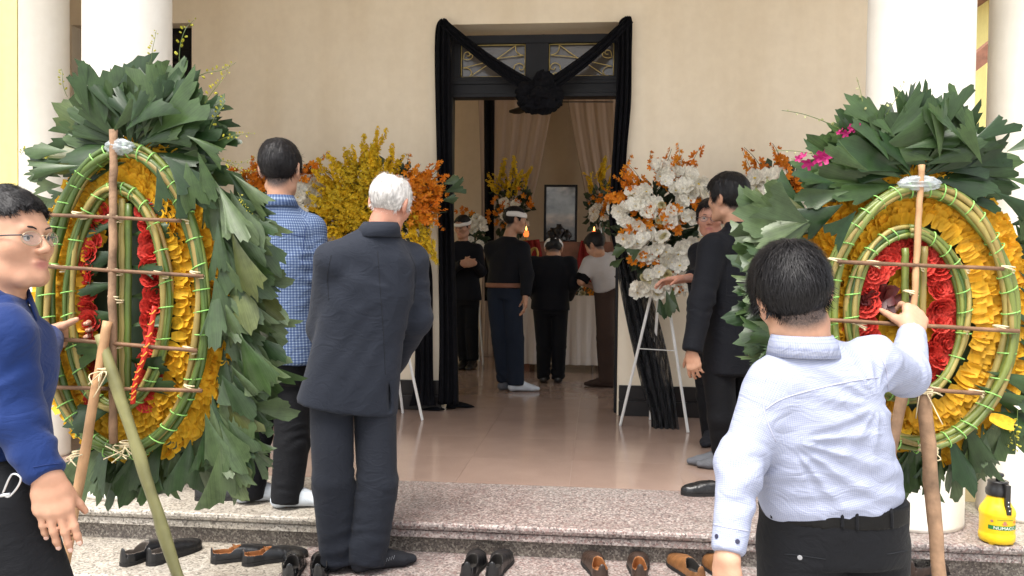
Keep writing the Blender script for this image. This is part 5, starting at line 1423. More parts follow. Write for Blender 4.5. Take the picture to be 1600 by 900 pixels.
def f_dirs(d, amp, lam, seed=0, c=None, rad=None, sharp=1):
    """long creases running across direction d"""
    d = np3(d)/np.linalg.norm(np3(d))
    def f(V):
        n = fbm(V*3.2+seed*5.1, 2); m = fbm(V*4.5+seed*2.3+9, 2); s_ = np.sin(6.283*(V@d)/lam+9*n)
        g = 1.0 if c is None else np.exp(-((V-np3(c))**2).sum(1)/rad**2)
        return amp*s_*np.clip((m-.3)*2.2, 0, 1)*g
    return f

def garment(root, name, adds, h, m, folds=(), subs=(), cuts=(), soft=2, fieldcuts=()):
    lo, hi = bounds_of([p for p, k in adds]); S = Solid(lo, hi, h)
    for p, k in adds: S.add(p, k)
    for p, k in subs: S.sub(p, k)
    for c in cuts: S.cut(*c)
    for f in fieldcuts: S.fieldcut(f)
    V, Q = S.verts(); V = relax(V, Q, soft, 0.5)
    if folds:
        N = vnormals(V, Q); V = V+N*sum(f(V) for f in folds)[:, None]; V = relax(V, Q, 1, 0.3)
    uv = S.uvs(V); o = link(name, mesh_np(name, V-np3(root.location), Q, uv), m, root); return o
def collar(root, name, N, up, right, fwd, m, rx=.068, ry=.066, h=.040, fall=.045, flare=.014, drop=.035, gap=0.35, back=0.0):
    """folded shirt or jacket collar round the neck, open at the front"""
    N, up, right, fwd = [Vector(v) for v in (N, up, right, fwd)]; n = 44; V = []; Q = []
    prof = [(0.0, -.006, -0.004), (0.0, 0.5, 0.0), (0.001, 1.0, 0.001), (0.005, 1.03, 0.004), (0.4, 0.55, 0.006), (1.0, 1-fall/h, 0.010)]
    for i in range(n+1):
        a = gap*.5+(T-gap)*i/n; cx, cy = math.sin(a), math.cos(a)          # a = 0 at the front
        fr = max(0, cy)
        for (fl_, z, o) in prof:
            rr = 1+0; x = right*cx*(rx+fl_*flare+o); y = fwd*(cy*(ry+fl_*flare+o)-back); zz = up*(h*z-drop*fr*fr*(1.0 if True else 0))
            V.append(np3(N+x+y+zz))
    k = len(prof)
    for i in range(n):
        for j in range(k-1): Q.append((i*k+j, (i+1)*k+j, (i+1)*k+j+1, i*k+j+1))
    V = np.array(V)-np3(root.location); uv = np.array([(i/k*0.009, (i % k)*.01) for i in range(len(V))])
    o = link(name, mesh_np(name, V, Q, uv), m, root); s = o.modifiers.new('thickness', 'SOLIDIFY'); s.thickness = 0.0025; s.offset = 0
    return o
def foot_prims(an, toe, L=0.24, z=None, r=1.0):
    an = Vector(an); toe = Vector(toe); toe.z = 0; toe.normalize(); z0 = z
    heel = an-toe*0.035; heel.z = z0+0.036; ball = an+toe*(L*0.52); ball.z = z0+0.026; tip = an+toe*(L*0.70); tip.z = z0+0.021
    a2 = Vector((an.x, an.y, z0+0.09))
    return [(cone(a2, heel, .036*r, .034*r), .0), (cone(a2, ball, .034*r, .026*r, hint=(-toe.y, toe.x, 0), asp=1.25), .02*r), (cone(heel, ball, .033*r, .027*r, hint=(-toe.y, toe.x, 0), asp=1.3), .02*r), (cone(ball, tip, .027*r, .019*r, hint=(-toe.y, toe.x, 0), asp=1.5), .015*r)]

def person(label, J, face, head, top, legs, group=None, h=0.007, hc=0.009, hands=(None, None), skin=None, hair=None, feet=None, floor=Z2, detail=False, hs=1.0, tor=None, belt=None, neckr=.054):
    NAILS.clear()
    """J: world joints; face: torso facing angle; head: (yaw, pitch, roll); top / legs: clothing"""
    skin = skin or M_skin
    base = Vector(((J['anL'].x+J['anR'].x)/2, (J['anL'].y+J['anR'].y)/2, floor))
    root = empty('person', base, label, 'person', group)
    fwd = Vector((-math.sin(R(face)), math.cos(R(face)), 0)); right = Vector((math.cos(R(face)), math.sin(R(face)), 0)); right = J.get('side', right).normalized()
    PE, N, H = J['pelvis'], J['neck'], J['head']; up = (N-PE).normalized()
    HM = head_frame(*head); hup = Vector(HM[:, 2]); hfw = Vector(HM[:, 1])
    # ---- body, one continuous surface
    adds = []; subs = []
    adds.append((loft(PE, N, [(-.1, .135, .09), (0, .15, .095), (.3, .135, .085), (.65, .155, .095), (.85, .125, .08), (1.0, .055, .05)], right), 0))
    hb_ = H-hup*0.055*hs-hfw*0.012*hs
    adds.append((cone(N-up*0.03-fwd*0.0, hb_, neckr*1.08, neckr), .03))
    for s_ in 'LR':
        sh, el, wr = J['sh'+s_], J['el'+s_], J['wr'+s_]
        adds += [(cone(N-up*.045, sh, .048, .046), .03), (cone(sh, el, .044, .036), .03), (cone(el, wr, .035, .0245), .02)]
        hp, kn, an = J['hip'+s_], J['kn'+s_], J['an'+s_]
        adds += [(cone(hp, kn, .070, .047), .04), (cone(kn, an, .045, .032), .02)]
        adds += foot_prims(an, J.get('toe'+s_, fwd), z=floor+.014, L=.23, r=.68)
    hp_, hs_ = head_prims(H, HM, hs, detail); adds += [(p, k if k else .012) for p, k in hp_]; subs += hs_
    for q, hd in zip('LR', hands):
        wr, el = J['wr'+q], J['el'+q]
        if hd is None: hd = dict(d=(wr-el), n=(-right if q == 'R' else right))
        kw = {k: v for k, v in hd.items() if k not in ('d', 'n')}
        adds += hand(wr, hd['d'], hd['n'], q == 'R', **kw)
    if h < .005:
        for (p_, dr, dn, rr, s_) in NAILS:
            M = mat_from(dr, dn, p_+dn*(rr*.80)-base, 1); b = MB(); b.ball((0, 0, 0), (.0055*s_, .0072*s_, .0020*s_), 10, 6, M); b.build('nail', M_nail, root, smooth=True)
    NAILS.clear()
    lo, hi = bounds_of([p for p, k in adds]); S = Solid(lo, hi, h)
    for p, k in adds: S.add(p, k)
    for p, k in subs: S.sub(p, k)
    V, Q = S.verts(); V = relax(V, Q, 1, 0.3)
    me = mesh_np('body', V-np3(base), Q); me.materials.append(skin)
    o = link('body', me, None, root)
    L = ((V-np3(H))@HM)/hs; ax = np.abs(L[:, 0]); near = np.abs(L).max(1) < .2
    st = np.zeros(len(V)); lip = np.zeros(len(V))
    if hair is not False and (hair or {}).get('m') is None:
        line_ = HL if not detail else ([-.13, -.09, -.05, -.012, .012, .03, .05], [-.082, -.08, -.055, .006, .006, .03, .09])
        hl = np.interp(L[:, 1], line_[0], line_[1]); st = np.clip((L[:, 2]-hl+.030)/.032, 0, 1)*np.clip((.045-L[:, 1])/.012, 0, 1)*(ax < .0775)*near
        st = np.clip(st*1.15-.25*fbm(V*120, 2), 0, .95)
    if detail: lip = np.clip(1.3*(1-np.sqrt((L[:, 0]/.023)**2+((L[:, 2]+.0655)/.0135)**2))+.3, 0, .9)*(L[:, 1] > .07)*near
    for nm_, ar in (('stubble', st), ('lip', lip)):
        at_ = me.attributes.new(nm_, 'FLOAT', 'POINT'); at_.data.foreach_set('value', ar.astype(np.float32))
    if detail:
        for q in (-1, 1):
            c = np3(H)+HM@np.array([q*.031, .0742, .0005])*hs
            b = MB(); b.ball((0, 0, 0), .0120*hs, 20, 14, Matrix.Translation(Vector(c)-base)); e = b.build('eye', M_eye, root, smooth=True)
            gz = (HM@np.array([q*.0+.25 if False else 0.0, 1, 0])); cI = c+gz*.0070*hs
            b = MB(); b.ball((0, 0, 0), .0066*hs, 14, 10, Matrix.Translation(Vector(cI)-base)); b.build('iris', M_iris, e, smooth=True)
            b = MB(); pts = [np3(H)+HM@np.array(p)*hs-np3(base) for p in ((q*.0175, .0855, .0022), (q*.025, .0905, .0050), (q*.035, .0895, .0048), (q*.0465, .0775, .0015))]
            b.tube(catmull([Vector(p) for p in pts], 5), [.0012]*15+[.0007], 5); b.build('eyelash', M_hair, e, smooth=True)
            b = MB(); pts = [np3(H)+HM@np.array(p)*hs-np3(base) for p in ((q*.014, .094, .0215), (q*.024, .0945, .0255), (q*.036, .090, .0265), (q*.047, .078, .0225))]
            b.tube(catmull([Vector(p) for p in pts], 5), [.0018]*6+[.0024]*5+[.0018]*4+[.0009], 6, flat=.6); b.build('eyebrow', M_hair, root, smooth=True)
    if hair is not False: make_hair(root, H, HM, hs, **(hair or {}))
    # ---- top
    adds = []; sw = top.get('sleeve', (.066, .056, .046)); cuts = []
    secs = top['secs']; adds.append((loft(PE, N, secs, right, top.get('n', 2.4)), 0))
    for s_ in 'LR':
        sh, el, wr = J['sh'+s_], J['el'+s_], J['wr'+s_]
        adds.append((cone(N-up*.05, sh, top.get('shr', .056), sw[0]*.92), .05))
        if top.get('short'):
            e2 = sh.lerp(el, top['short']); adds.append((cone(sh, e2, sw[0], sw[1], True, hint=up), .03))
        else:
            adds.append((cone(sh, el, sw[0], sw[1]), .035))
            w2 = el.lerp(wr, top.get('cuff', .97)); adds.append((cone(el, w2, sw[1], sw[2], True), .03))
    garment(root, top.get('name', 'shirt'), adds, hc, top['m'], top.get('folds', ()), top.get('subs', ()), top.get('cuts', ()), top.get('soft', 2))
    if top.get('collar') is not None:
        col = dict(top['collar']); collar(root, 'collar', N+up*col.pop('z', .0), (up*.6+(hb_-N).normalized()*.4).normalized(), right, fwd, col.pop('m', top['m']), **col)
    # ---- trousers
    hup_ = Vector((0, 0, 1)) if legs.get('plumb', True) else up
    lr = legs.get('r', (.088, .072, .062)); adds = [(loft(PE-hup_*0.02, PE+hup_*.4, legs.get('secs', [(-.22, .150, .10), (0, .165, .115), (.25, .160, .108), (legs.get('top', .3), .152, .100)]), right, 2.3), 0)]
    for s_ in 'LR':
        hp, kn, an = J['hip'+s_], J['kn'+s_], J['an'+s_]
        a2 = an+(an-kn).normalized()*legs.get('over', .02)
        adds += [(cone(hp, kn, lr[0], lr[1], hint=fwd), .018), (cone(kn, a2, lr[1], lr[2], True, hint=J.get('toe'+s_, fwd), asp=legs.get('asp', 1.08)), .012)]
    fo = list(legs.get('folds', ()))
    for s_ in 'LR':
        fo += [f_ring(J['kn'+s_], J['an'+s_], .006, .075, .93, .11, 3), f_ring(J['hip'+s_], J['kn'+s_], .004, .09, .98, .10, 5)]
    fo.append(f_noise(.004, (6, 6, 2.2), 4))
    garment(root, 'trousers', adds, hc, legs['m'], fo, (), (), 2)
    if belt:
        z0, z1, hw, hd, bm_ = belt
        b_ = [(loft(PE-hup_*0.02, PE+hup_*.4, [(z0, hw, hd), (z1, hw, hd)], right, 2.3), 0)]
        garment(root, 'belt', b_, min(hc, .005), bm_, (), (), (), 1)
    # ---- feet
    for s_ in 'LR':
        nm, m_ = (feet or {}).get(s_, ('sock', M_sock_d)); pr = foot_prims(J['an'+s_], J.get('toe'+s_, fwd), L=.29, z=floor+.002)
        pr = [(p, k) for p, k in pr]; lo, hi = bounds_of([p for p, k in pr], .02); S = Solid(lo, hi, .006)
        for p, k in pr: S.add(p, k or .02)
        S.cut((0, 0, floor+.003), (0, 0, -1)); V, Q = S.verts(); V = relax(V, Q, 2); uv = S.uvs(V)
        link(nm, mesh_np(nm, V-np3(base), Q, uv), m_, root)
    return root, HM
def joints(floor, **k): return {q: P(*v) if not isinstance(v, Vector) else v for q, v in k.items()}
def headband(root, H, HM, s=1.0, z0=.028, z1=.072, tilt=0.0):
    n = 40; V = []; Q = []
    for i in range(n):
        a = T*i/n
        for (z, rr) in ((z0, 0.0), (z0+.004, .003), ((z0+z1)/2, .004), (z1-.004, .001), (z1, -.004)):
            k = math.sqrt(max(.1, 1-((z-.034)/.098)**2)); x = (.0875+rr)*k*math.sin(a); y = -.006+(.106+rr)*k*math.cos(a)
            V.append(np3(H)+HM@np.array([x, y, z+tilt*y+.002*math.sin(5*a)])*s-np3(root.location))
    for i in range(n):
        for j in range(4): Q.append((i*5+j, ((i+1) % n)*5+j, ((i+1) % n)*5+j+1, i*5+j+1))
    uv = np.zeros((len(V), 2)); uv[:, 0] = np.arange(len(V))*.01
    o = link('headband', mesh_np('headband', V, Q, uv), M_band, root); q = o.modifiers.new('thickness', 'SOLIDIFY'); q.thickness = .004
    return o
def spectacles(root, H, HM, s=1.0, m=None):
    m = m or M_frame
    def W(x, y, z): return Vector(np3(H)+HM@np.array([x, y, z])*s-np3(root.location))
    b = MB(); rim = []
    for q in (-1, 1):
        pts = [W(q*.033+.0235*math.cos(a)*(1+.08*math.cos(2*a)), .102-.012*(abs(q*.033+.0235*math.cos(a))/.056)**2, -.002+.0175*math.sin(a)) for a in np.linspace(0, T, 25)]
        rim.append(pts); b.tube(pts, .0011*s, 5, cap=False)
    b.tube([W(-.010, .103, .004), W(0, .106, .006), W(.010, .103, .004)], .0012*s, 5)
    fr = b.build('glasses', m, root, smooth=True)
    for q in (-1, 1):
        b = MB(); b.tube(catmull([W(q*.056, .092, .006), W(q*.074, .06, .006), W(q*.080, .0, .004), W(q*.080, -.02, -.006)], 4), .0019*s, 5); b.build('temple', M_frame, fr, smooth=True)
        pts = rim[0 if q < 0 else 1][:-1]; b = MB(); b.add(pts, [tuple(range(len(pts)))]); b.build('lens', M_lens, fr)
    return fr
# ---------------------------------------------------------------- the cast
AW = -BACK      # away from the viewer
JACK = [(-.14, .190, .130), (0, .185, .128), (.3, .170, .115), (.62, .185, .122), (.84, .160, .105), (.96, .085, .075), (1.0, .06, .06)]
SHIRT = [(-.10, .180, .120), (0, .178, .122), (.3, .165, .115), (.62, .178, .118), (.84, .150, .100), (.96, .080, .072), (1.0, .06, .058)]
M_suit = fabric('slate_suit', (0.0155, 0.0190, 0.029), 0.8, 0.10, 0.04, 500)
M_suitt = fabric('slate_trousers', (0.0120, 0.0145, 0.022), 0.8, 0.10, 0.04, 500)
M_blk = fabric('black_suit', (0.0048, 0.0055, 0.0085), 0.8, 0.1, 0.02, 500)
M_blkt = fabric('black_trousers', (0.0042, 0.0046, 0.0064), 0.78, 0.12, 0.02, 500)
M_blue = fabric('royal_blue_shirt', (0.0065, 0.023, 0.108), 0.78, 0.12, 0.1, 600, 0.1)
M_ging = check('blue_check_shirt', (0.045, 0.072, 0.155), (0.25, 0.31, 0.41), 0.0125, 0.34, (0.11, 0.155, 0.26))
M_micro = check('white_fine_check_shirt', (0.34, 0.365, 0.46), (0.24, 0.27, 0.40), 0.0048, 0.34, (0.29, 0.315, 0.43))
M_tee = fabric('grey_white_shirt', (0.42, 0.40, 0.40)); M_navy = fabric('navy_trousers', (0.012, 0.018, 0.032)); M_brn = fabric('brown_trousers', (0.045, 0.028, 0.022))

# old man in the slate suit
d = 3.62
J = joints(Z1, head=(609, 318, 3.60), neck=(592, 359, 3.57), pelvis=(549, 600, 3.62), shL=(521, 408, 3.52), shR=(641, 408, 3.70), elL=(505, 512, 3.64), elR=(651, 498, 3.74), wrL=(545, 580, 3.95), wrR=(610, 575, 3.92),
           hipL=(518, 630, 3.60), hipR=(586, 634, 3.64), knL=(520, 752, 3.58), knR=(590, 756, 3.62), anL=(530, 864, 3.62), anR=(574, 868, 3.60))
J['toeL'] = RIGHT*.55+AW*.7; J['toeR'] = RIGHT*.85+AW*.45
fo = [f_noise(.004, (6, 6, 2.0), 1), f_dirs(RIGHT*.75+UP*.6, .0040, .13, 2), f_dirs(RIGHT*.75-UP*.55, .002, .08, 7, P(580, 560, 3.5), .3), f_ring(J['elR'], J['shR'], .005, .07, .0, .10, 3), f_ring(J['elR'], J['wrR'], .005, .07, .0, .09, 4),
      f_radial(J['shR']-UP*.12-RIGHT*.02, RIGHT, UP, 9, .0025, .08, .2, 2)]
OM, HMo = person('white haired old man in dark slate suit, back turned, standing on the lower step', J, 22, (-12, 14, 8), dict(name='jacket', m=M_suit, secs=[(-.15, .212, .140), (0, .200, .135), (.3, .183, .122), (.62, .192, .125), (.84, .165, .105), (.96, .085, .075), (1.0, .06, .06)], sleeve=(.074, .064, .052), folds=fo, cuff=1.0, shr=.058, subs=[(ell(P(601, 628, 3.50), (.008, .12, .085)), .004)],
            collar=dict(rx=.070, ry=.068, h=.042, fall=.062, flare=.018, drop=.10, gap=1.2, z=-.012)), dict(m=M_suitt, r=(.084, .081, .073), over=.03, folds=[f_noise(.004, (9, 9, 1.6), 8)]), h=.0065, hc=.0075, floor=Z1, skin=M_skinr,
            hair=dict(m=M_hairw, thick=.012, strands=6500, slen=.026, width=.0014, lift=.25, seed=3, bald=((.014, -.035, .142), (.046, .062, .050)), down=.7), feet={'L': ('sock', M_sock_d), 'R': ('sock', M_sock_d)}, group=None)
# centre vent and back seam of the jacket
b = MB(); q0 = P(596, 590, 3.44); 
# grey zigzag on the sock that shows
zz = [];
for k in range(13): zz.append(P(590+k*2.2, 879-k*1.0+(3.2 if k % 2 else -3.2), 3.50))

# man in the blue check shirt
J = joints(Z2, head=(438, 264, 4.02), neck=(436, 318, 3.99), pelvis=(436, 560, 4.02), shL=(389, 362, 3.98), shR=(484, 360, 4.04), elL=(376, 446, 3.98), elR=(493, 443, 4.02), wrL=(398, 500, 4.2), wrR=(478, 505, 4.2),
           hipL=(410, 590, 4.02), hipR=(460, 592, 4.04), knL=(396, 688, 4.05), knR=(456, 692, 4.02), anL=(390, 772, 4.08), anR=(447, 782, 4.0))
J['toeL'] = RIGHT*.92+AW*.35; J['toeR'] = RIGHT*.98+AW*.2
fo = [f_noise(.006, (7, 7, 3), 11), f_dirs(RIGHT*.6-UP*.7, .005, .13, 12), f_ring(J['elR'], J['shR'], .006, .06, .3, .12, 6)]
BM, HMb = person('man in blue checked shirt and black trousers, back turned, beside the left wreath', J, -6, (2, 0, 0), dict(m=M_ging, secs=[(-.02, .196, .132), (.1, .19, .130), (.3, .176, .120), (.62, .182, .120), (.84, .155, .100), (.96, .082, .072), (1.0, .06, .058)], sleeve=(.074, .082, .05), short=.95, folds=fo,
            collar=dict(rx=.066, ry=.064, h=.036, fall=.05, flare=.016, drop=.05, gap=.5)), dict(m=M_blkt, r=(.092, .080, .070), over=.01, asp=1.0), h=.007, hc=.0075, floor=Z2, hs=1.10, hair=dict(strands=4500, slen=.03, width=.0016, lift=.25, seed=4, down=.8, thick=.016), feet={'L': ('sock', M_sock_w), 'R': ('sock', M_sock_w)})

# man in the black suit
J = joints(Z2, head=(1136, 309, 4.9), neck=(1152, 356, 4.9), pelvis=(1150, 555, 4.9), shL=(1114, 388, 4.78), shR=(1198, 384, 5.05), elL=(1096, 470, 4.72), elR=(1204, 470, 5.12), wrL=(1081, 550, 4.66), wrR=(1180, 530, 5.25),
           hipL=(1122, 578, 4.86), hipR=(1162, 580, 4.96), knL=(1128, 652, 4.84), knR=(1164, 654, 4.95), anL=(1134, 718, 4.9), anR=(1150, 726, 4.84))
J['toeL'] = -RIGHT*.95+AW*.25; J['toeR'] = -RIGHT*.97+AW*.2
fo = [f_noise(.005, (7, 7, 2.4), 21), f_dirs(RIGHT*.6+UP*.7, .004, .16, 22), f_ring(J['elL'], J['shL'], .006, .06, .0, .10, 7), f_ring(J['elL'], J['wrL'], .005, .06, .1, .1, 8)]
SM, HMs = person('man in black suit turned away, between the orchids and the right wreath', J, 36, (48, 4, -4), dict(name='jacket', m=M_blk, secs=[(-.14, .205, .140), (0, .200, .138), (.3, .185, .125), (.62, .195, .128), (.84, .165, .105), (.96, .085, .075), (1.0, .06, .06)], sleeve=(.078, .068, .056), folds=fo, cuff=.99, shr=.057, collar=dict(rx=.066, ry=.066, h=.042, fall=.062, flare=.018, drop=.10, gap=1.2, z=-.012)), dict(m=M_blkt, r=(.092, .078, .064), over=.02),
            h=.007, hc=.008, floor=Z2, hands=(dict(d=-UP+RIGHT*.15, n=RIGHT*.5+AW, curls=(25, 30, 20)), None), hs=1.12, hair=dict(strands=4500, slen=.034, width=.0017, lift=.2, seed=5, down=.9, thick=.019), feet={'L': ('sock', M_sock_g), 'R': ('sock', M_sock_g)})

# person with glasses half hidden behind him, touching the orchids
J = joints(Z2, head=(1110, 341, 5.5), neck=(1116, 376, 5.55), pelvis=(1120, 530, 5.6), shL=(1150, 396, 5.55), shR=(1092, 396, 5.5), elL=(1160, 470, 5.6), elR=(1094, 432, 5.32), wrL=(1140, 520, 5.4), wrR=(1066, 436, 5.12),
           hipL=(1138, 550, 5.6), hipR=(1104, 550, 5.6), knL=(1138, 620, 5.6), knR=(1106, 620, 5.6), anL=(1140, 680, 5.6), anR=(1112, 680, 5.6))
GP, HMg = person('person with dark framed glasses peeping from behind the black suit, touching orchids', J, 160, (168, 4, 0), dict(m=M_blk, secs=SHIRT, sleeve=(.064, .054, .045), folds=[f_noise(.004, (7, 7, 3), 31)], cuff=.55), dict(m=M_blkt), h=.006, hc=.009, floor=Z2, detail=True, skin=M_skinr,
            hands=(None, dict(d=-RIGHT-UP*.12, n=-UP+BACK*.4, curls=(14, 22, 14), spread=8)), hair=dict(strands=2500, slen=.04, seed=6, down=.6, thick=.018, h=.006))
spectacles(GP, J['head'], HMg)

# man in the royal blue shirt, near left
J = joints(0, head=(15, 375, 2.02), neck=(-10, 468, 2.0), pelvis=(-38, 716, 2.0), shL=(14, 512, 2.16), shR=(6, 526, 1.87), elL=(40, 610, 2.26), elR=(24, 650, 1.88), wrL=(76, 527, 2.60), wrR=(72, 742, 1.86),
           hipL=(-12, 790, 2.09), hipR=(-6, 800, 1.91), knL=(20, 1040, 2.1), knR=(84, 1040, 1.90), anL=(-20, 1330, 2.1), anR=(70, 1370, 1.92))
J['toeL'] = RIGHT; J['toeR'] = RIGHT
e1, e2 = RIGHT, UP
fo = [f_noise(.007, (8, 8, 4), 41), f_dirs(RIGHT*.3-UP*.9, .006, .085, 43, P(50, 690, 1.8), .2), f_ring(J['shR'], J['elR'], .008, .075, .85, .14, 9, 1.5), f_ring(J['elR'], J['wrR'], .007, .06, .15, .13, 10, 1.5), f_ring(J['elR'], J['wrR'], .005, .045, .9, .08, 11), f_dirs(RIGHT*.5+UP*.8, .004, .10, 42)]
LM, HMl = person('man in royal blue shirt and thin glasses at the left edge, holding the wreath', J, -86, (-98, -3, 0), dict(m=M_blue, secs=[(-.05, .155, .110), (.02, .166, .122), (.07, .178, .132), (.3, .165, .120), (.62, .178, .128), (.84, .150, .108), (.96, .080, .072), (1.0, .06, .058)], sleeve=(.061, .054, .036), folds=fo, cuff=1.0, soft=2,
            collar=dict(rx=.068, ry=.070, h=.040, fall=.05, flare=.020, drop=.045, gap=.55)), dict(m=M_blkt, r=(.105, .085, .07), secs=[(-.22, .165, .115), (0, .178, .130), (.08, .176, .131)], folds=[f_noise(.004, (8, 8, 3), 44)]), h=.0042, hc=.006, floor=0.0, detail=True,
            hands=(dict(d=AW*.9+RIGHT*.36+UP*.1, n=RIGHT*.9-AW*.38, curls=(52, 68, 45), spread=1.5, thumb=(.02, .38, .95), tcurl=2), dict(d=-UP*.93+RIGHT*.22, n=AW*.9-RIGHT*.35, curls=(10, 24, 16), spread=1.5, thumb=(.88, .40, .20), tcurl=6, s=.95, each=[(-2, 10, 8), (2, 12, 9), (4, 15, 10), (6, 18, 12)])),
            hs=.955, hair=dict(strands=6500, slen=.020, width=.0013, lift=.5, seed=7, thick=.012, top=.012, h=.004, down=-.1, line=([-.13, -.09, -.05, -.01, .02, .05, .07, .088, .12], [.062, .06, .058, .055, .055, .058, .066, .078, .085])), feet={'L': ('shoe', M_leather), 'R': ('shoe', M_leather)},
            belt=(.0, .085, .181, .136, M_belt))
spectacles(LM, J['head'], HMl, .955, simple('gold_wire', (0.45, 0.36, 0.25), 0.3, metal=0.8))
# carabiner on his belt
b = MB(); c = [P(x, y, 1.80) for x, y in ((4, 772), (18, 742), (32, 746), (28, 760), (14, 776), (4, 772))]
b.tube(catmull(c, 5), .0024, 6); b.tube([P(-6, 776, 1.80), P(16, 772, 1.80)], .004, 6); tag(b.build('carabiner', M_steel, None, smooth=True), 'steel carabiner clipped to the belt of the man in royal blue', 'carabiner')

# man in the white shirt, near right
J = joints(0, head=(1238, 462, 2.08), neck=(1256, 545, 2.06), pelvis=(1300, 796, 2.16), shL=(1212, 602, 2.06), shR=(1362, 566, 2.12), elL=(1156, 722, 2.04), elR=(1417, 588, 2.33), wrL=(1137, 868, 1.96), wrR=(1425, 518, 2.50),
           hipL=(1252, 850, 2.16), hipR=(1350, 850, 2.18), knL=(1240, 1080, 2.14), knR=(1362, 1080, 2.18), anL=(1225, 1330, 2.16), anR=(1370, 1330, 2.2))
J['toeL'] = AW-RIGHT*.2; J['toeR'] = AW+RIGHT*.25
ap = P(1236, 690, 1.98)
fo = [f_noise(.0045, (7, 7, 4), 51), f_radial(ap, RIGHT, UP, 19, .0062, .06, .21, 3, -1.1, .35), f_radial(P(1372, 625, 2.0), RIGHT, UP, 13, .004, .05, .14, 4), f_dirs(UP*.95+RIGHT*.35, .0055, .062, 52, P(1310, 750, 2.05), .26),
      f_dirs(UP*.9-RIGHT*.2, .004, .045, 53, P(1300, 790, 2.05), .14), f_ring(J['shL'], J['elL'], .008, .08, .9, .14, 12, 1.5), f_ring(J['elL'], J['wrL'], .009, .07, .25, .2, 13, 1.5), f_ring(J['elR'], J['wrR'], .007, .05, .3, .12, 14), f_ring(J['shR'], J['elR'], .007, .06, .9, .13, 15)]
RM, HMr = person('man in white fine checked shirt and black belt, back turned, gripping the right wreath', J, 2, (6, 8, -13), dict(m=M_micro, secs=[(-.02, .155, .112), (.06, .166, .128), (.12, .174, .138), (.3, .167, .132), (.62, .164, .124), (.84, .148, .100), (.96, .085, .075), (1.0, .062, .06)], sleeve=(.061, .051, .038), folds=fo, cuff=.97, soft=2,
            collar=dict(rx=.067, ry=.065, h=.034, fall=.050, flare=.013, drop=.05, gap=.5)), dict(m=M_blkt, r=(.105, .085, .07), secs=[(-.22, .172, .125), (0, .175, .136), (.14, .174, .138)], folds=[f_noise(.003, (8, 8, 3), 54)]), h=.0045, hc=.006, floor=0.0,
            hands=(dict(d=-UP+AW*.1, n=RIGHT*.8+AW*.5, curls=(25, 30, 20)), dict(d=UP*.55+AW*.62+RIGHT*.38, n=AW*.70-UP*.60-RIGHT*.38, curls=(55, 65, 40), spread=2, thumb=(.55, .62, .50), tcurl=18, each=[(38, 55, 30), (56, 65, 40), (60, 66, 40), (64, 66, 40)])),
            hair=dict(strands=18000, slen=.030, width=.0017, lift=.75, seed=8, thick=.018, h=.004, down=.25), feet={'L': ('shoe', M_leather), 'R': ('shoe', M_leather)}, belt=(.025, .135, .180, .144, M_belt), hs=1.02, neckr=.062)

# ---- mourners in the hall
G3 = 'mourners inside the hall'
J = joints(Z2, head=(723, 354, 9.4), neck=(722, 378, 9.45), pelvis=(727, 462, 9.45), shL=(745, 390, 9.4), shR=(702, 391, 9.4), elL=(752, 425, 9.4), elR=(703, 425, 9.35), wrL=(742, 411, 9.15), wrR=(722, 412, 9.15),
           hipL=(736, 472, 9.45), hipR=(719, 472, 9.45), knL=(737, 520, 9.4), knR=(721, 520, 9.45), anL=(739, 560, 9.4), anR=(726, 562, 9.45))
o, hm = person('mourner in black with headband, hands clasped, by the left jamb', J, 172, (155, 16, 0), dict(m=M_blk, secs=SHIRT, sleeve=(.064, .054, .044), folds=[f_noise(.004, (7, 7, 3), 61)]), dict(m=M_blkt), group=G3, h=.008, hc=.011, detail=True, hands=(dict(d=-RIGHT+BACK*.2-UP*.1, n=AW, curls=(25, 35, 20)), dict(d=RIGHT+UP*.1, n=AW, curls=(25, 35, 20))), hair=dict(strands=1200, h=.008, seed=9), feet={'L': ('shoe', M_leather), 'R': ('shoe', M_leather)})
headband(o, J['head'], hm, 1, .020, .052)
J = joints(Z2, head=(805, 344, 7.8), neck=(794, 372, 7.8), pelvis=(788, 448, 7.8), shL=(768, 389, 7.85), shR=(816, 389, 7.72), elL=(775, 430, 8.0), elR=(824, 430, 7.65), wrL=(800, 452, 8.12), wrR=(821, 464, 7.6),
           hipL=(776, 460, 7.82), hipR=(801, 460, 7.76), knL=(782, 528, 7.8), knR=(804, 530, 7.76), anL=(789, 592, 7.82), anR=(806, 598, 7.76))
J['toeL'] = RIGHT*.8+AW*.5; J['toeR'] = RIGHT*.95+AW*.1
o, hm = person('tall mourner in black shirt with white headband, in profile facing the altar', J, -35, (-72, 6, 0), dict(m=M_blk, secs=[(-.02, .19, .135)]+SHIRT[1:], sleeve=(.066, .056, .046), folds=[f_noise(.004, (7, 7, 3), 62)], cuff=.95), dict(m=M_navy, r=(.092, .080, .070)), group=G3, h=.0075, hc=.010, detail=True,
               hands=(None, dict(d=-UP, n=-RIGHT, curls=(20, 25, 15))), hair=dict(strands=1500, h=.008, seed=10), feet={'L': ('sock', M_sock_g), 'R': ('sock', M_sock_w)}, belt=(.03, .13, .186, .136, M_brown))
headband(o, J['head'], hm, 1, .028, .072)
J = joints(Z2, head=(865, 390, 8.4), neck=(862, 402, 8.28), pelvis=(860, 474, 8.3), shL=(834, 412, 8.3), shR=(890, 412, 8.3), elL=(827, 444, 8.25), elR=(897, 444, 8.3), wrL=(838, 466, 8.5), wrR=(888, 466, 8.5),
           hipL=(847, 486, 8.3), hipR=(874, 486, 8.3), knL=(850, 540, 8.3), knR=(873, 540, 8.3), anL=(849, 588, 8.35), anR=(872, 588, 8.35))
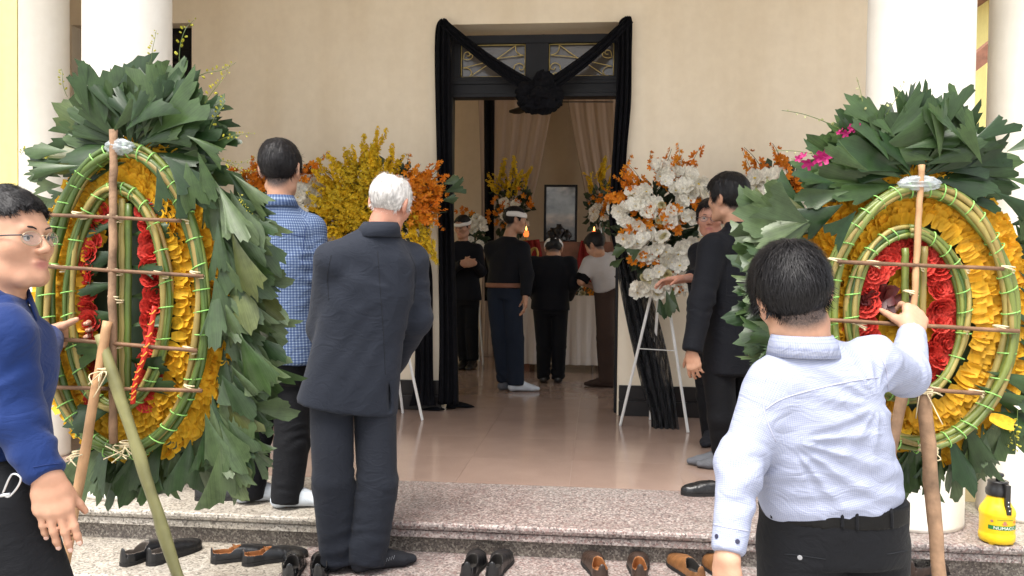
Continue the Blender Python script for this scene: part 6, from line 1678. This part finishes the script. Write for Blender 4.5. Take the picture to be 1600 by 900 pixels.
o, hm = person('bowing mourner in black with white headband, back turned, before the altar', J, 4, (4, 38, 0), dict(name='jacket', m=M_blk, secs=JACK, sleeve=(.068, .058, .048), folds=[f_noise(.004, (7, 7, 3), 63)]), dict(m=M_blkt), group=G3, h=.0085, hc=.010, hair=dict(strands=1200, h=.008, seed=11), feet={'L': ('shoe', M_leather), 'R': ('shoe', M_leather)})
headband(o, J['head'], hm, 1, .025, .070)
J = joints(Z2, head=(930, 384, 8.0), neck=(934, 399, 8.05), pelvis=(952, 446, 8.1), shL=(922, 412, 7.98), shR=(956, 406, 8.2), elL=(908, 440, 7.95), elR=(960, 440, 8.25), wrL=(928, 448, 8.35), wrR=(945, 446, 8.4),
           hipL=(944, 458, 8.06), hipR=(960, 458, 8.16), knL=(946, 530, 8.05), knR=(960, 530, 8.15), anL=(948, 594, 8.08), anR=(961, 594, 8.15))
J['toeL'] = -RIGHT*.9+AW*.3; J['toeR'] = -RIGHT*.9+AW*.3
o, hm = person('stooping mourner in pale shirt and brown trousers, by the right jamb', J, 55, (60, 30, 0), dict(m=M_tee, secs=[(-.05, .175, .12)]+SHIRT[1:], sleeve=(.070, .070, .05), short=.7, folds=[f_noise(.004, (7, 7, 3), 64)]), dict(m=M_brn, r=(.092, .08, .07)), group=G3, h=.0085, hc=.010, hair=dict(strands=1200, h=.008, seed=12), feet={'L': ('shoe', M_brn), 'R': ('shoe', M_brn)})
b = [(cone(J['shL'].lerp(J['elL'], .45), J['shL'].lerp(J['elL'], .98), .072, .066, True, True), 0)]
garment(o, 'armband', b, .008, M_crepe)
# ---------------------------------------------------------------- seams, buttons, loops laid on the clothes
from mathutils.bvhtree import BVHTree
def part_of(root, name):
    return [o for o in root.children if o.name.split('.')[0] == name][0]
def bvh_of(root, name):
    o = part_of(root, name); me = o.data; return BVHTree.FromPolygons([v.co+root.location for v in me.vertices], [tuple(p.vertices) for p in me.polygons])
def hit(bv, px, py):
    r = ray(px, py).normalized(); h = bv.ray_cast(Vector((0, 0, CAM_H)), r, 30); return (h[0], h[1]) if h[0] is not None else (None, None)
def seam(root, bv, pts, r=.0013, m=None, name='seam', lift=.0004):
    out = []
    for q in catmull([Vector((x, y, 0)) for x, y in pts], 6):
        p, n = hit(bv, q.x, q.y)
        if p is not None: out.append(p+n*lift)
    if len(out) < 2: return
    b = MB(); b.tube(out, r, 5); o = b.build(name, m or M_seam, root, smooth=True); keep_world(o, root); return o
def disc(root, bv, px, py, r, m, name='button'):
    p, n = hit(bv, px, py)
    if p is None: return
    M = mat_from(Vector(n).orthogonal(), n, p, 1); b = MB(); b.lathe([(r, .0003), (r, .0018), (r*.7, .0024)], 12, M=M); keep_world(b.build(name, m, root), root)
M_seamw = simple('pale_seam', (0.40, 0.41, 0.52), 0.8); M_seamd = simple('dark_seam', (0.006, 0.007, 0.010), 0.9); M_seamb = simple('blue_seam', (0.006, 0.02, 0.10), 0.9)
# white shirt: yoke seam, sleeve seams, cuff buttons; trousers: loops, pocket
bv = bvh_of(RM, 'shirt')
seam(RM, bv, [(1196, 640), (1225, 622), (1290, 604), (1340, 594), (1372, 590)], .0014, M_seamw)
seam(RM, bv, [(1202, 575), (1192, 610), (1196, 650), (1212, 690)], .0014, M_seamw); seam(RM, bv, [(1368, 545), (1384, 575), (1388, 610)], .0014, M_seamw)
seam(RM, bv, [(1112, 818), (1135, 824), (1172, 830)], .0014, M_seamw)
for x, y in ((1120, 838), (1152, 846), (1140, 866)): disc(RM, bv, x, y, .0055, M_button)
bv = bvh_of(RM, 'belt')
for x in (1206, 1315, 1338, 1392):
    seam(RM, bv, [(x, 796), (x+1, 812), (x+1, 830)], .0042, M_blkt, 'belt_loop', .001)
bv = bvh_of(RM, 'trousers')
seam(RM, bv, [(1226, 866), (1250, 868), (1290, 874)], .0015, M_seamd, 'pocket'); disc(RM, bv, 1250, 871, .006, simple('grey_button', (0.25, 0.25, 0.26), 0.3)); seam(RM, bv, [(1386, 866), (1420, 860)], .0015, M_seamd, 'pocket')
# old man's jacket: centre back seam, vent, sleeve seams
bv = bvh_of(OM, 'jacket')
seam(OM, bv, [(590, 392), (594, 450), (599, 520), (602, 585)], .0012, M_seamd); seam(OM, bv, [(518, 398), (512, 430), (514, 470)], .0012, M_seamd); seam(OM, bv, [(640, 396), (650, 425), (646, 470)], .0012, M_seamd)
bv = bvh_of(OM, 'sock')
# zigzag knitted in the sock that shows
for o in [c for c in OM.children if c.name.startswith('sock')]:
    me = o.data; bvz = BVHTree.FromPolygons([v.co+OM.location for v in me.vertices], [tuple(p.vertices) for p in me.polygons])
    if hit(bvz, 604, 876)[0] is not None:
        out = []
        for k in range(15):
            p, n = hit(bvz, 590+k*1.9, 880-k*.7+(2.6 if k % 2 else -2.6))
            if p is not None: out.append(p+n*.0006)
        if len(out) > 2: b = MB(); b.tube(out, .0013, 4); keep_world(b.build('zigzag', simple('grey_yarn', (0.22, 0.23, 0.25), 0.9), OM), OM)
        break
bv = bvh_of(SM, 'jacket'); seam(SM, bv, [(1128, 380), (1136, 420), (1134, 470)], .0012, M_seamd); seam(SM, bv, [(1160, 385), (1166, 470), (1168, 560)], .0012, M_seamd)
bv = bvh_of(BM, 'shirt'); seam(BM, bv, [(398, 372), (436, 366), (478, 370)], .0013, M_seamb); seam(BM, bv, [(478, 352), (474, 385), (472, 415)], .0013, M_seamb)
bv = bvh_of(LM, 'shirt'); seam(LM, bv, [(52, 730), (75, 726), (96, 724)], .0014, M_seamb)
# ---------------------------------------------------------------- shoes left on the steps, the sprayer
M_inner = simple('dark_lining', (0.020, 0.017, 0.015), 0.8); M_tan = simple('tan_lining', (0.26, 0.105, 0.035), 0.6, 0.2, 30)
M_gloss = simple('patent_leather', (0.008, 0.008, 0.009), 0.14, 0.3, 20, 0.15, 0.6, bscale=90); M_brl = simple('dark_brown_leather', (0.035, 0.020, 0.014), 0.38, 0.3, 25, 0.2, 0.5, bscale=160)
M_tanl = simple('tan_leather', (0.17, 0.075, 0.027), 0.42, 0.3, 25, 0.2, 0.4, bscale=160); M_greyl = simple('greyed_lining', (0.12, 0.10, 0.085), 0.8)
M_sole = simple('rubber_sole', (0.012, 0.011, 0.011), 0.7)
SL = 0.285
_yy = np.array([0, .004, .015, .04, .09, .14, .19, .23, .26, .277, .285]); _ww = np.array([.004, .016, .027, .034, .033, .039, .047, .045, .034, .018, .003]); _hh = np.array([.060, .066, .070, .068, .062, .060, .052, .042, .036, .028, .018])
_cx = np.array([0, 0, 0, 0, .002, .004, .004, .001, -.003, -.006, -.007])
def shoe_meshes(name, upper, lining, closed=0.135, low=0.0, tongue=False):
    def prof(Y, g=0.0): return np.interp(Y, _yy, _ww).astype(np.float32)+g, np.interp(Y, _yy, _hh).astype(np.float32)-low, np.interp(Y, _yy, _cx).astype(np.float32)
    def outer(X, Y, Z):
        w, h, c = prof(Y); u = np.abs(X-c)/np.maximum(w, .002); v = np.maximum(Z-.012, 0)/h
        D = ((u**2.6+v**2.6+1e-9)**(1/2.6)-1)*np.minimum(w, h); return np.maximum(np.maximum(D, .012-Z), np.maximum(-Y, Y-SL))
    def inner(X, Y, Z):
        w, h, c = prof(Y, -.0055); yo = closed-0.25*np.maximum(.065-low-Z, 0)*-1.0
        u = np.abs(X-c)/np.maximum(w, .002); taper = np.clip((yo-Y)/.05, 0.0, 1)**.5
        return np.maximum(np.maximum((u-taper)*w, Y-yo), np.maximum(.009-Y, .020-Z))
    S = Solid((-.065, -.012, -.006), (.065, .295, .09), .0028)
    S.add(Prim(outer, (-.06, -.01, 0), (.06, .29, .085)), 0); S.sub(Prim(inner, (-.06, 0, .01), (.06, .2, .085)), .003)
    V, Q = S.verts(); V = relax(V, Q, 2, .5); c = V[Q].mean(1); d = inner(c[:, 0], c[:, 1], c[:, 2])
    N = vnormals(V, Q); cr = f_noise(.0012, (30, 60, 30), 3)(V); V = V+N*cr[:, None]*(V[:, 1] > .15)[:, None]
    me = mesh_np('upper', V, Q); me.materials.append(upper); me.materials.append(lining); me.polygons.foreach_set('material_index', (d < .0022).astype(np.int32))
    b = MB(); n = 44; ring = []
    for i in range(n+1):
        y = SL*(1-math.cos(math.pi*i/n))/2; w = float(np.interp(y, _yy, _ww))+.003; ring.append((w+float(np.interp(y, _yy, _cx)), y))
    for i in range(n, -1, -1):
        y = SL*(1-math.cos(math.pi*i/n))/2; w = float(np.interp(y, _yy, _ww))+.003; ring.append((-w+float(np.interp(y, _yy, _cx)), y))
    k = len(ring); b.add([(x, y, 0.004 if y > .085 and y < .11 else 0.0) for x, y in ring]+[(x, y, .014) for x, y in ring], [tuple(range(k-1, -1, -1)), tuple(range(k, 2*k))]+[(i, (i+1) % k, k+(i+1) % k, k+i) for i in range(k)])
    sole = b.mesh('sole'); sole.materials.append(M_sole); tg = None
    if tongue:
        b = MB(); pts = []
        for i in range(7):
            for j in range(7):
                u = j/6*2-1; v = i/6; pts.append((u*.026*(1-.25*v*v), closed+.012-v*.045, .050-low+v*.030-u*u*.012))
        b.add(pts, [(i*7+j, i*7+j+1, (i+1)*7+j+1, (i+1)*7+j) for i in range(6) for j in range(6)]); tg = b.mesh('tongue', True); tg.materials.append(lining)
    return me, sole, tg
ST = {'black': shoe_meshes('b', M_leather, M_greyl), 'tan_in': shoe_meshes('t', M_leather, M_tan, .125, .010, True), 'gloss': shoe_meshes('g', M_gloss, M_inner, .13), 'plain': shoe_meshes('p', M_leather, M_inner, .13), 'brown': shoe_meshes('br', M_brl, M_tan, .12), 'tan': shoe_meshes('tn', M_tanl, M_inner, .13), 'dbrown': shoe_meshes('db', M_brl, M_inner, .13)}
def shoe(kind, px, py, z, head, label, left, group='shoes left on the lower step', sc=1.0):
    """heel at the pixel on the tread; heading in degrees, 0 away from the viewer, positive to the right"""
    q = PZ(px, py, z); q.z = z+0.001
    root = empty('shoe', q, label, 'shoe', group, R(5.7-head)); root.scale = (sc*(1 if left else -1), sc, sc)
    me, sole, tg = ST[kind]; link('upper', me, None, root); link('sole', sole, None, root)
    if tg: link('tongue', tg, None, root)
shoe('black', 190, 886, Z1, 24, 'black leather shoe with grey lining nearest the bamboo leg, left of its pair', True)
shoe('black', 231, 885, Z1, 26, 'black leather shoe with grey lining, right of its pair, crossed by the bamboo leg', False)
shoe('tan_in', 329, 880, Z1, 62, 'black loafer with tan tongue, left and rear of its pair', True)
shoe('tan_in', 378, 884, Z1, 60, 'black loafer with tan tongue, right of its pair beside the glossy shoes', False)
shoe('gloss', 452, 912, Z1, -10, 'glossy black shoe on the left of the pair behind the old man', True, sc=1.03)
shoe('gloss', 496, 912, Z1, -6, 'glossy black shoe touching the old man\'s trouser cuff', False, sc=1.03)
shoe('plain', 729, 908, Z1, 8, 'plain black shoe, left of the lone pair mid step', True)
shoe('plain', 768, 908, Z1, 12, 'plain black shoe, right of the lone pair mid step', False)
shoe('brown', 941, 912, Z1, -6, 'dark brown shoe with orange lining, left of its pair', True)
shoe('brown', 1000, 912, Z1, 7, 'dark brown shoe with orange lining, right of its pair', False)
shoe('tan', 1096, 915, Z1, -14, 'tan brown shoe on the step beside the white cuff', True)
shoe('tan', 1142, 915, Z1, -6, 'tan brown shoe partly hidden behind the lowered hand', False)
shoe('dbrown', 1422, 905, Z1, 60, 'dark brown shoe between the white shirt man and the bark pole', True)
shoe('plain', 304, 781, Z2, 78, 'black shoe on the landing under the left wreath leaves, front one', True, 'shoes left on the landing')
shoe('plain', 300, 764, Z2, 74, 'black shoe on the landing under the left wreath leaves, rear one', False, 'shoes left on the landing')
shoe('plain', 1152, 774, Z2, -88, 'black shoe on the landing edge pointing left beside the white sleeve', True, 'shoes left on the landing')

# hand sprayer: yellow bottle, black pump head, green band
q = PZ(1557, 846, Z2); q.z = Z2+0.001
sp = empty('pump_sprayer', q, 'yellow pump sprayer bottle with black head and green label on the step', 'sprayer', None, R(5.7))
M_yel = simple('yellow_plastic', (0.78, 0.52, 0.008), 0.32, 0.04, 10, spec=0.5); M_blp = simple('black_plastic', (0.012, 0.012, 0.013), 0.35, 0.2, 20, spec=0.5)
M_grn = simple('green_print', (0.02, 0.16, 0.035), 0.45); M_wht = simple('white_print', (0.8, 0.8, 0.74), 0.45); M_orp = simple('orange_print', (0.75, 0.20, 0.02), 0.45); M_brp = simple('brown_print', (0.35, 0.16, 0.10), 0.45)
KS = (PZ(1557, 846, Z2)-Vector((0, 0, CAM_H))).length; sH = 113/F_PX*3.42; k = sH/0.30; sp.scale = (k, k, k)
body = [(.050, .0), (.066, .004), (.072, .014), (.073, .038), (.070, .045), (.0705, .05), (.0705, .115), (.072, .12), (.073, .135), (.068, .150), (.056, .168), (.046, .188), (.042, .205), (.040, .212)]
b = MB(); b.lathe(body, 40); bo = b.build('bottle', M_yel, sp, smooth=True)
for a in (40, 140, 220, 320):
    b = MB(); b.ball((.052*math.cos(R(a)), .052*math.sin(R(a)), .001), (.014, .014, .006), 10, 6); b.build('foot', M_yel, bo, smooth=True)
b = MB(); b.lathe([(.046, .205), (.049, .212), (.049, .232), (.043, .242), (.041, .262), (.043, .264), (.041, .268)], 24); hd = b.build('pump_head', M_blp, sp, smooth=True)
b = MB(); b.lathe([(.010, .262), (.010, .284), (.020, .286), (.024, .292), (.022, .300), (.012, .303)], 18); b.build('plunger', M_blp, hd, smooth=True)
b = MB(); b.box(-.002, -.066, .150, .020, -.050, .262); b.box(-.0015, -.076, .135, .0195, -.062, .17); o = b.build('lever', M_blp, hd, bevel=.003)
for z in (.155, .172, .189):
    b = MB(); b.ball((.009, -.067 if z > .17 else -.077, z), (.003, .002, .003), 8, 6); b.build('rivet', M_wht, hd)
def patch(name, a0, a1, z0, z1, m, r=.0712):
    b = MB(); n = 16; vs = []
    for z in (z0, z1):
        for i in range(n+1): a = R(a0+(a1-a0)*i/n); vs.append((r*math.sin(a), -r*math.cos(a), z))
    b.add(vs, [(i, i+1, n+2+i, n+1+i) for i in range(n)]); return b.build(name, m, bo)
patch('label_band', -58, 52, .068, .086, M_grn)
def oval(a, z, ra, rz, m, r=.0713):
    b = MB(); n = 18; vs = []
    for i in range(n):
        q = R(a+ra*math.cos(T*i/n)); vs.append((r*math.sin(q), -r*math.cos(q), z+rz*math.sin(T*i/n)))
    b.add(vs, [tuple(range(n))]); b.build('emblem', m, bo)
oval(-5, .0985, 6, .009, M_brp); oval(-5, .094, 10, .005, M_orp, .0711); oval(36, .102, 8, .0055, M_orp); oval(-46, .104, 5, .0055, M_brp)
patch('label_line', -30, 26, .1105, .1125, M_grn)
cu = bpy.data.curves.new('lettering', 'FONT'); cu.body = 'NUMACO'; cu.size = .0185; cu.align_x = 'CENTER'; cu.extrude = 0
to = bpy.data.objects.new('lettering', cu); COL.objects.link(to); bpy.context.view_layer.update()
me = bpy.data.meshes.new_from_object(to.evaluated_get(bpy.context.evaluated_depsgraph_get())); bpy.data.objects.remove(to)
for v in me.vertices:
    a = v.co.x*1.15/.0718-R(3); v.co = Vector((.0718*math.sin(a), -.0718*math.cos(a), .0705+v.co.y))
me.update(); lo_ = link('lettering', me, M_wht, bo)
